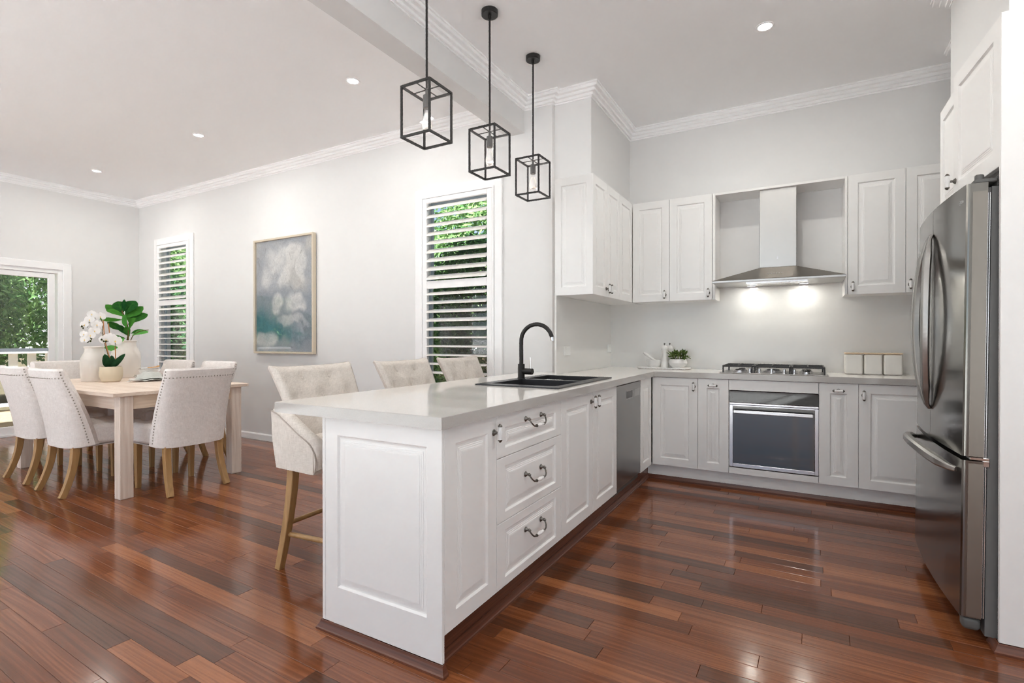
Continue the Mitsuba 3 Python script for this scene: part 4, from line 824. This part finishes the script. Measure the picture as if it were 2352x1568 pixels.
# ------------------------------------------------------------------ dining chairs
def chair_parts():
    """local frame: faces +y, rear feet at y=0, x across"""
    nz, nu = 22, 25
    zs = np.linspace(.352, .945, nz); us = np.linspace(-1, 1, nu)
    O, I = np.zeros((nz, nu, 3)), np.zeros((nz, nu, 3))
    for i, z in enumerate(zs):
        h = (z - .352) / .593
        hw = .268 - .012 * h + .006 * math.sin(PI * h)
        yr = .022 - .118 * h ** 1.1 + .012 * math.sin(PI * h)             # rear centre
        ye = .178 - .208 * h ** 1.05 + (.015 * math.sin(PI * h))       # edge of the wing (nail line)
        zz = z + (.0 if h < .97 else 0)
        for j, u in enumerate(us):
            a = abs(u); x = hw * np.sign(u) * (1 - (1 - a) ** 1.0) if False else hw * math.sin(u * PI / 2 * .96) / math.sin(PI / 2 * .96)
            y = yr + (ye - yr) * a ** 3.2
            drop = -.030 * (1 - h) ** 6 * 0 + (.018 * a ** 3 if i == 0 else 0)
            O[i, j] = (x, y, z + drop)
            tk = .050 - .012 * h
            nx, ny = -np.sign(u) * a ** 3 * .85, 1.0; q = math.hypot(nx, ny)
            I[i, j] = (x + nx / q * tk, y + ny / q * tk, z + drop)
    # round the top edge
    for j in range(nu):
        O[-1, j] = O[-1, j] * .5 + I[-1, j] * .5 + [0, 0, .006]; I[-1, j] = O[-1, j] + [0, .001, 0]
        O[-2, j, 2] = .936; I[-2, j, 2] = .936
    back = shell(O, I)
    nails = []
    def nail(p, nrm): 
        m = lathe([(.0052, 0), (.0045, .0022), (.002, .0036), (0, .004)], 8); z = np.array([0, 0, 1.0]); nrm = nrm / np.linalg.norm(nrm)
        R = trimesh.geometry.align_vectors(z, nrm); R[:3, 3] = p; return xf(m, R)
    for sgn, j in ((-1, 1), (1, nu - 2)):
        L = O[1:-1, j]; d = np.r_[0, np.cumsum(np.linalg.norm(np.diff(L, axis=0), axis=1))]
        for s in np.arange(.012, d[-1], .0225):
            p = np.array([np.interp(s, d, L[:, k]) for k in range(3)]); nails.append(nail(p, np.array([sgn * .8, -.6, 0.1])))
    L = (O[-3, 1:-1] * .8 + O[-4, 1:-1] * .2); d = np.r_[0, np.cumsum(np.linalg.norm(np.diff(L, axis=0), axis=1))]
    for s in np.arange(.012, d[-1], .0225):
        p = np.array([np.interp(s, d, L[:, k]) for k in range(3)]); nails.append(nail(p, np.array([p[0] * 1.2, -1, .1])))
    seat = softbox(-.236, .236, .075, .525, .362, .515, .035, 6)
    v = np.array(seat.vertices); top = v[:, 2] > .47; r = np.clip(1 - (v[:, 0] / .25) ** 2, 0, 1) * np.clip(1 - ((v[:, 1] - .30) / .24) ** 2, 0, 1)
    v[top, 2] += .022 * r[top]; fl = v[:, 1] > .2; v[fl, 0] *= 1.06; seat = tm(v, seat.faces)
    legs = []
    for x, y0, y1 in ((-.195, .075, -.012), (.195, .075, -.012)):
        s = np.linspace(0, 1, 10); p = np.stack([x + np.sign(x) * .018 * (1 - s) ** 2, y1 + (y0 - y1) * (1 - (1 - s) ** 2), .362 * s], 1)
        legs.append(tube(p, np.linspace(.019, .0235, 10), sect=squaresect(1, 1, .12), up=[1, 0, 0]))
    for x in (-.20, .20):
        p = np.stack([np.full(6, x), np.full(6, .485), np.linspace(0, .362, 6)], 1); legs.append(tube(p, np.linspace(.016, .0225, 6), sect=squaresect(1, 1, .12), up=[1, 0, 0]))
    bs = bx(-.225, .225, .085, .50, .353, .3615)
    return back, cat(nails), seat, legs, bs
back, nails, seat, legs, bs = chair_parts()
CH = [('back', mesh_dict(back, M_LINEN, 40), None), ('nail_trim', mesh_dict(nails, M_NAIL, True), 'stuff'), ('seat', mesh_dict(seat, M_LINEN, 50), None), ('seat_base', mesh_dict(bs, M_DUST, False), None)] + [('leg', mesh_dict(q, M_OAK, 40), None) for q in legs]
def dining_chair(label, x, y, deg):
    t = thing('dining_chair', label, 'chair', 'upholstered chairs around the dining table'); Mx = M4(x, y, 0, deg)
    for n_, d, kd in CH:
        q = key(t + '__' + n_); scene[q] = placed(d, Mx)
        if kd: labels[q] = {'kind': kd, 'label': 'row of pewter nail heads'}
dining_chair('beige linen chair with nail-head trim on the near side, next to the near table leg', -3.842, .212, 0)
dining_chair('beige linen chair on the near side of the table, at the left edge', -4.545, .226, 0)
dining_chair('beige linen chair at the near head of the table, its back to the bar stools', -2.978, .822, 90)
dining_chair('beige linen chair on the window side, further from the painting', -4.62, 1.50, 180)
dining_chair('beige linen chair on the window side, closer to the painting', -3.895, 1.50, 180)
dining_chair('beige linen chair at the far head of the table in front of the glass door', -5.40, .83, -90)

# ------------------------------------------------------------------ bar stools
def stool_parts():
    """local frame: faces +x, y across, origin below the seat centre on the floor"""
    nz, nu = 44, 53; zs = np.linspace(.60, 1.018, nz); us = np.linspace(-1, 1, nu)
    O, I = np.zeros((nz, nu, 3)), np.zeros((nz, nu, 3))
    btn = [(y, z) for z, ys in ((.945, (-.10, .06)), (.83, (-.17, -.02, .13)), (.715, (-.10, .06))) for y in ys]
    btn = [(-.085, .955), (.085, .955), (-.17, .855), (0, .855), (.17, .855), (-.085, .755), (.085, .755)]
    for i, z in enumerate(zs):
        h = (z - .60) / .418; hw = .232 + .048 * h ** 1.3
        for j, u in enumerate(us):
            y = hw * u; xr = -.175 - .175 * h ** 1.25 - .0 * u; wing = .030 * abs(u) ** 3
            th = .085 - .02 * h
            bulge = .010 * (1 - u ** 4)
            dim = sum(math.exp(-(((y / (1 + .15 * h) - by) ** 2 + (z - bz) ** 2) / (2 * .024 ** 2))) for by, bz in btn) * .021
            edge = min(1, (1 - abs(u)) / .12, (zs[-1] - z) / .03 + .02); e = math.sqrt(max(0, 1 - (1 - max(edge, 0)) ** 2))
            mid = xr + wing + th * .45
            zt = z + (.012 * abs(u) ** 4) * h
            O[i, j] = (mid - th * .45 * e - .001, y, zt); I[i, j] = (mid + (th * .55 + bulge - dim) * e + .001, y, zt)
    back = shell(O, I)
    bts = []
    for by, bz in btn:
        h = (bz - .60) / .418; x = -.175 - .175 * h ** 1.25 + (.085 - .02 * h) * 1.0 + .010 - .019 
        y = by * (1 + .15 * h); bts.append(rot(lathe([(.0095, -.004), (.0105, 0), (.008, .004), (.003, .0062), (0, .0065)], 12), 72, [0, 1, 0]).apply_translation([x, y, bz]))
    arms, seams = [], []
    for s in (-1, 1):
        # side panel with sloping top, from back to front
        prof = [(-.225, .515), (.035, .505), (.035, .655), (.01, .668), (-.05, .700), (-.12, .745), (-.19, .785), (-.262, .800), (-.255, .66)]
        yo, yi = s * .287, s * .232
        m = prism(Polygon(prof), min(yo, yi), max(yo, yi), 'y'); arms.append(m)
        roll = curve([(-.255, s * .262, .800), (-.19, s * .262, .782), (-.12, s * .262, .742), (-.05, s * .260, .697), (.008, s * .258, .664), (.034, s * .256, .648), (.040, s * .256, .60), (.038, s * .256, .52)], 30)
        arms.append(tube(roll, np.r_[np.linspace(.020, .030, 6), np.full(18, .031), np.linspace(.030, .024, 6)], 12))
        seams.append(tube(curve([(-.258, s * .2895, .800), (-.19, s * .290, .776), (-.12, s * .290, .735), (-.05, s * .290, .69), (.012, s * .290, .655), (.040, s * .2885, .62), (.041, s * .2885, .51)], 30), .0034, 6))
    seat = softbox(-.18, .235, -.252, .252, .512, .672, .040, 6)
    legs, rails = [], []
    for x, y, sx, sy in ((-.165, -.232, -.048, -.046), (-.165, .232, -.048, .046), (.185, -.225, .02, -.01), (.185, .225, .02, .01)):
        s = np.linspace(0, 1, 9); c = (1 - s) ** 1.5; legs.append(tube(np.stack([x + sx * c, y + sy * c, .515 * s], 1), np.linspace(.0175, .0225, 9), sect=squaresect(1, 1, .14), up=[1, 0, 0]))
    rails.append(tube([(-.185, -.250, .172), (.19, -.229, .172)], .0125, 10)); rails.append(tube([(-.185, .250, .172), (.19, .229, .172)], .0125, 10))
    rails.append(tube([(-.18, -.240, .228), (-.18, .240, .228)], .0125, 10)); rails.append(tube([(.189, -.215, .228), (.189, .215, .228)], .0125, 10))
    return back, bts, arms, seams, seat, legs, rails
back, bts, arms, seams, seat, legs, rails = stool_parts()
ST = [('back', mesh_dict(back, M_LINEN_B, 50)), ('seat', mesh_dict(seat, M_LINEN_B, 50)), ('arm', mesh_dict(cat(arms[:2]), M_LINEN_B, 45)), ('arm', mesh_dict(cat(arms[2:]), M_LINEN_B, 45)), ('piping', mesh_dict(seams[0], M_SEAM, 50)), ('piping', mesh_dict(seams[1], M_SEAM, 50))] + [('button', mesh_dict(q, M_LINEN_B, 50)) for q in bts] + [('leg', mesh_dict(q, M_OAK, 40)) for q in legs] + [('rung', mesh_dict(q, M_OAK, 40)) for q in rails]
for i, y in enumerate((.545, 1.290, 1.945)):
    t = thing('bar_stool', ['beige linen bar stool with buttoned back nearest the viewer, its leg and arm showing', 'middle beige linen bar stool with buttoned back behind the worktop', 'beige linen bar stool with buttoned back in front of the louvred window'][i], 'bar stool', 'button-back bar stools along the peninsula')
    Mx = M4(-1.03, y, 0, 4 if i else 3)
    for n_, d in ST: scene[key(t + '__' + n_)] = placed(d, Mx)

# ------------------------------------------------------------------ on the dining table
TT = TZ + .0004
def vase(lab, x, y, R, H, neck):
    t = thing('vase', lab, 'vase', 'white glazed jars on the dining table')
    p = [(0, TT), (R * .88, TT), (R * .91, TT + .005), (R * .95, TT + H * .15), (R * .99, TT + H * .35), (R, TT + H * .50), (R * .985, TT + H * .60), (R * .93, TT + H * .68), (R * .83, TT + H * .75), (neck * 1.08, TT + H * .805), (neck * .99, TT + H * .85), (neck * .97, TT + H * .94), (neck * 1.06, TT + H * .965), (neck * 1.08, TT + H * .985), (neck * 1.0, TT + H), (neck * .88, TT + H * .985), (neck * .86, TT + H * .85), (R * .75, TT + H * .72), (R * .88, TT + H * .5), (R * .8, TT + .03), (0, TT + .02)]
    whole(t, lathe(p, 48, (x, y, 0)), M_CERAM); return t
vase('squat white glazed jar behind the orchid pot', -4.665, .80, .106, .322, .074)
vase('larger white glazed jar holding fiddle-leaf branches', -4.93, 1.17, .126, .380, .088)
VDIR = np.array([-.917, .399, 0]); SIDE = np.array([.399, .917, 0])     # away from the kitchen / across
t = thing('fig_branch', 'bunch of large fiddle-leaf fig leaves standing in the larger jar', 'foliage')
VC = np.array([-4.93, 1.17, 0])
def fp(a, z, dep=0.0): return VC + SIDE * a + VDIR * dep + [0, 0, z]
add(t, 'stem', cat([tube(curve([fp(.0, .98), fp(.01, 1.16), fp(.02, 1.25), fp(.0, 1.36), fp(-.03, 1.46)], 12), .006, 7), tube(curve([fp(.01, .98), fp(.02, 1.16, -.02), fp(.02, 1.26, -.06)], 8), .005, 7), tube(curve([fp(.02, 1.0), fp(.04, 1.16), fp(.07, 1.22), fp(.15, 1.262), fp(.19, 1.265)], 10), .0035, 7)]), M_STEM)
LV = [  # base (across, z, depth), tip, width
 ((-.03, 1.42, .02), (-.15, 1.52, .05), .085, 0), ((-.03, 1.44, 0), (-.06, 1.555, .03), .105, 1), ((-.02, 1.46, 0), (-.012, 1.575, -.01), .030, 0), ((.0, 1.44, .02), (.075, 1.565, .05), .10, 1), ((.0, 1.40, 0), (.13, 1.51, .02), .09, 0),
 ((.0, 1.40, -.03), (-.14, 1.455, -.09), .075, 0), ((-.02, 1.38, -.02), (-.195, 1.385, -.04), .060, 0), ((.02, 1.33, -.02), (.165, 1.435, .03), .10, 0), ((.01, 1.30, -.05), (-.02, 1.41, -.12), .085, 2), ((.03, 1.28, -.05), (.075, 1.385, -.11), .070, 0),
 ((.0, 1.27, .02), (-.135, 1.345, .05), .075, 0), ((.01, 1.22, -.03), (-.075, 1.305, -.07), .075, 0), ((.03, 1.21, -.02), (.0, 1.30, -.05), .06, 0), ((.05, 1.22, 0), (.175, 1.255, .01), .062, 2), ((.04, 1.24, .04), (.13, 1.28, .10), .05, 0), ((.0, 1.19, -.02), (-.13, 1.185, -.07), .06, 1), ((-.01, 1.19, -.06), (-.075, 1.165, -.12), .055, 2), ((.02, 1.36, .03), (.06, 1.47, .08), .08, 1)]
LV = [tuple((tuple((c[0], c[1] - 0.012, c[2])) if isinstance(c, tuple) else c) for c in q) for q in LV]
for i, (b0, tp, wd, kd) in enumerate(LV):
    m, u = leaf(fp(*b0), fp(*(np.array(b0) + (np.array(tp) - np.array(b0)) * 1.12)), wd * 1.28, [-.6 * VDIR[0], -.6 * VDIR[1], .8], .10 if i % 2 else -.06, .12, nl=14); u[:, 1] = u[:, 1] * .98 + i + (0 if kd != 1 else 200)
    add(t, 'leaf', m, M_LEAF_FIG_YOUNG if kd == 2 else M_LEAF_FIG, True, uv=u)
t = thing('potted_orchid', 'white moth orchid in a round sand-coloured pot on the dining table', 'potted plant')
OC = np.array([-4.425, .835, 0])
def op(a, z, dep=0.0): return OC + SIDE * a + VDIR * dep + [0, 0, z]
add(t, 'pot', lathe([(0, TT), (.062, TT), (.072, TT + .008), (.086, TT + .05), (.089, TT + .085), (.084, TT + .128), (.079, TT + .140), (.074, TT + .140), (.078, TT + .118), (0, TT + .115)], 40, tuple(OC)), M_POT)
add(t, 'soil', lathe([(0, TT + .1155), (.074, TT + .1155), (.05, TT + .122), (0, TT + .124)], 20, tuple(OC)), M_SOIL)
for b0, tp, wd in (((-.02, .905, 0), (-.045, 1.035, -.01), .065), ((.0, .905, 0), (.005, 1.02, .02), .06), ((.01, .905, 0), (.105, 1.035, .0), .05), ((.0, .905, -.01), (.06, 1.0, -.05), .035), ((-.01, .905, 0), (-.03, .995, -.05), .06)):
    m, u = leaf(op(*b0), op(*tp), wd, [-VDIR[0], -VDIR[1], .5], .08, .15, 'strap', 9); add(t, 'leaf', m, M_LEAF_ORCHID, True, uv=u)
m, u = leaf(op(.0, 1.06, .03), op(.0, 1.115, .02), .10, [-VDIR[0], -VDIR[1], .3], .02, .05, 'obovate', 7); u[:, 1] += 3; add(t, 'leaf', m, M_LEAF_FIG_YOUNG, True, uv=u)
add(t, 'stake', cat(tube([op(.01, .90), op(-.045, 1.16), op(-.055, 1.34)], .0042, 7), tube([op(.035, .90, .02), op(.03, 1.10, .02)], .0042, 7), tube([op(-.005, 1.16, .05), op(-.02, 1.315, .05)], .0042, 7)), M_STICK)
add(t, 'flower_stem', cat(tube(curve([op(.0, .90), op(-.04, 1.10), op(-.06, 1.26), op(-.065, 1.335), op(-.09, 1.365), op(-.13, 1.345), op(-.165, 1.305), op(-.20, 1.285)], 30), .0026, 6), tube(curve([op(-.05, 1.21), op(-.10, 1.225), op(-.125, 1.20), op(-.14, 1.16), op(-.165, 1.145)], 14), .0022, 6), tube(curve([op(.03, 1.09, .02), op(.02, 1.14, -.02), op(-.02, 1.15, -.04), op(-.06, 1.155, -.05)], 14), .0022, 6)), M_STEM)
def flower(a, z, dep, r, tilt):
    c = op(a, z, dep); nrm = np.array([-VDIR[0], -VDIR[1], .1]) + SIDE * tilt; nrm /= np.linalg.norm(nrm)
    e1 = np.cross([0, 0, 1.0], nrm); e1 /= np.linalg.norm(e1); e2 = np.cross(nrm, e1)
    ms = []
    for ang, L, W in ((8, 1.05, 1.25), (172, 1.05, 1.25), (90, 1.0, .72), (222, .95, .66), (318, .95, .66)):
        d = e1 * math.cos(math.radians(ang)) + e2 * math.sin(math.radians(ang)); q, _ = leaf(c + d * .002, c + d * r * L + nrm * .004, r * W, nrm, .08, .10, 'obovate', 6); ms.append(q)
    k_ = add(t, 'blossom', cat(ms), M_PETAL, True)
    scene[k_ + '__lip'] = mesh_dict(sphere(.105 * r, tuple(c + nrm * .004 - e2 * .14 * r), 5, (1, 1, 1.3)), M_YELLOW, True)
for a, z, dep, r, ti in ((-.075, 1.375, 0, .042, .3), (-.135, 1.395, .01, .036, -.2), (-.15, 1.345, 0, .040, -.4), (-.185, 1.30, 0, .038, -.6), (-.10, 1.30, -.01, .044, .2), (-.115, 1.245, -.01, .044, 0), (-.145, 1.205, -.01, .042, -.2), (-.19, 1.215, 0, .034, -.5), (-.185, 1.165, 0, .036, -.4), (-.035, 1.165, -.03, .052, .1), (.03, 1.155, -.04, .054, .4), (-.005, 1.185, -.02, .045, .0)): flower(a, z, dep, r, ti)
add(t, 'buds', cat([sphere(q[3], tuple(op(*q[:3])), 6, (1, 1, 1.3)) for q in ((-.205, 1.283, 0, .007), (-.195, 1.268, 0, .006), (-.168, 1.282, 0, .007), (-.165, 1.145, 0, .008), (-.145, 1.152, 0, .007), (-.14, 1.175, 0, .007), (-.065, 1.165, -.05, .007), (-.05, 1.15, -.05, .006), (-.035, 1.148, -.05, .007))]), M_BUD)
t = thing('round_board', 'round white serving board under the plates on the dining table', 'board'); BC = (-4.36, 1.115)
whole(t, lathe([(0, TT), (.150, TT), (.155, TT + .004), (.155, TT + .014), (.150, TT + .018), (0, TT + .018)], 48, (*BC, 0)), M_WHITE_CER)
z0 = TT + .0184
for i in range(2):
    t = thing('plate', ['lower white plate with brown rim, resting on the round board', 'upper white plate with brown rim, under the bowl'][i], 'plate', 'stacked plates with brown rims'); R = .118 - .006 * i; zz = z0 + i * .0125
    add(t, 'body', lathe([(0, zz), (R * .6, zz), (R * .92, zz + .009), (R, zz + .017), (R * .985, zz + .018), (R * .6, zz + .0085), (0, zz + .0075)], 40, (*BC, 0)), M_WHITE_CER)
    add(t, 'rim', lathe([(R * .986, zz + .0183), (R, zz + .0173), (R * 1.004, zz + .0183), (R * .995, zz + .0196)], 40, (*BC, 0)), M_RIM)
zz = z0 + .0125 + .0082
t = thing('bowl', 'white bowl with brown rim on top of the stacked plates', 'bowl')
add(t, 'body', lathe([(0, zz), (.05, zz), (.062, zz + .004), (.078, zz + .045), (.082, zz + .066), (.078, zz + .066), (.072, zz + .042), (.05, zz + .009), (0, zz + .007)], 40, (*BC, 0)), M_WHITE_CER)
add(t, 'rim', lathe([(.078, zz + .0662), (.0825, zz + .0662), (.0825, zz + .0685), (.078, zz + .0685)], 40, (*BC, 0)), M_RIM)
t = thing('spoon_dish', 'small flat white dish lying across the bowl', 'dish'); whole(t, lathe([(0, zz + .0688), (.062, zz + .0688), (.068, zz + .074), (.066, zz + .075), (.058, zz + .0715), (0, zz + .0712)], 32, (BC[0] + .0, BC[1] + .005, 0)), M_WHITE_CER)
t = thing('wooden_spoon', 'short wooden spoon handle resting on the small dish', 'spoon')
bp = np.array([BC[0], BC[1], 0]); whole(t, tube(curve([bp + SIDE * -.01 + [0, 0, zz + .078], bp + SIDE * .04 + [0, 0, zz + .081], bp + SIDE * .075 + [0, 0, zz + .089], bp + SIDE * .088 + [0, 0, zz + .094]], 14), np.r_[.004, np.linspace(.004, .0065, 9), .008, .0085, .007, .003], 10), M_SPOON)
t = thing('napkin', 'folded grey-green linen napkin draped over the plates', 'napkin')
NB = np.array([BC[0], BC[1], 0])
def drape(r): return float(np.interp(r, [.086, .118, .128, .155, .168, .20, .30], [.066, .058, .052, .026, .012, .004, .004]))
def cloth(n, m, half0, half1, r0, r1, off, lift, amp, k, tk):
    G = np.zeros((n, m, 3))
    for i in range(n):
        q = i / (n - 1); rr = r1 + (r0 - r1) * q                    # from the table edge up to the plates
        for j in range(m):
            a = (j / (m - 1) - .5) * 2 * (half0 + (half1 - half0) * q) + off; P = NB - VDIR * rr + SIDE * a
            r = math.hypot(rr, a); z = drape(r) + lift + amp * (.35 + .65 * (1 - q)) * (1 + math.sin(a * k + q * 2.2)) + amp * .4 * (1 + math.sin(a * k * 2.3 + 1.3 - q * 3))
            G[i, j] = (P[0], P[1], TT + z)
    return shell(G + [0, 0, tk], G - [0, 0, tk])
add(t, 'cloth', cloth(26, 34, .165, .080, .092, .265, -.005, .002, .0055, 44, .0010), M_NAPKIN, 50)
add(t, 'folded_corner', cloth(18, 20, .095, .070, .090, .205, .018, .016, .004, 40, .0014), M_NAPKIN, 50)
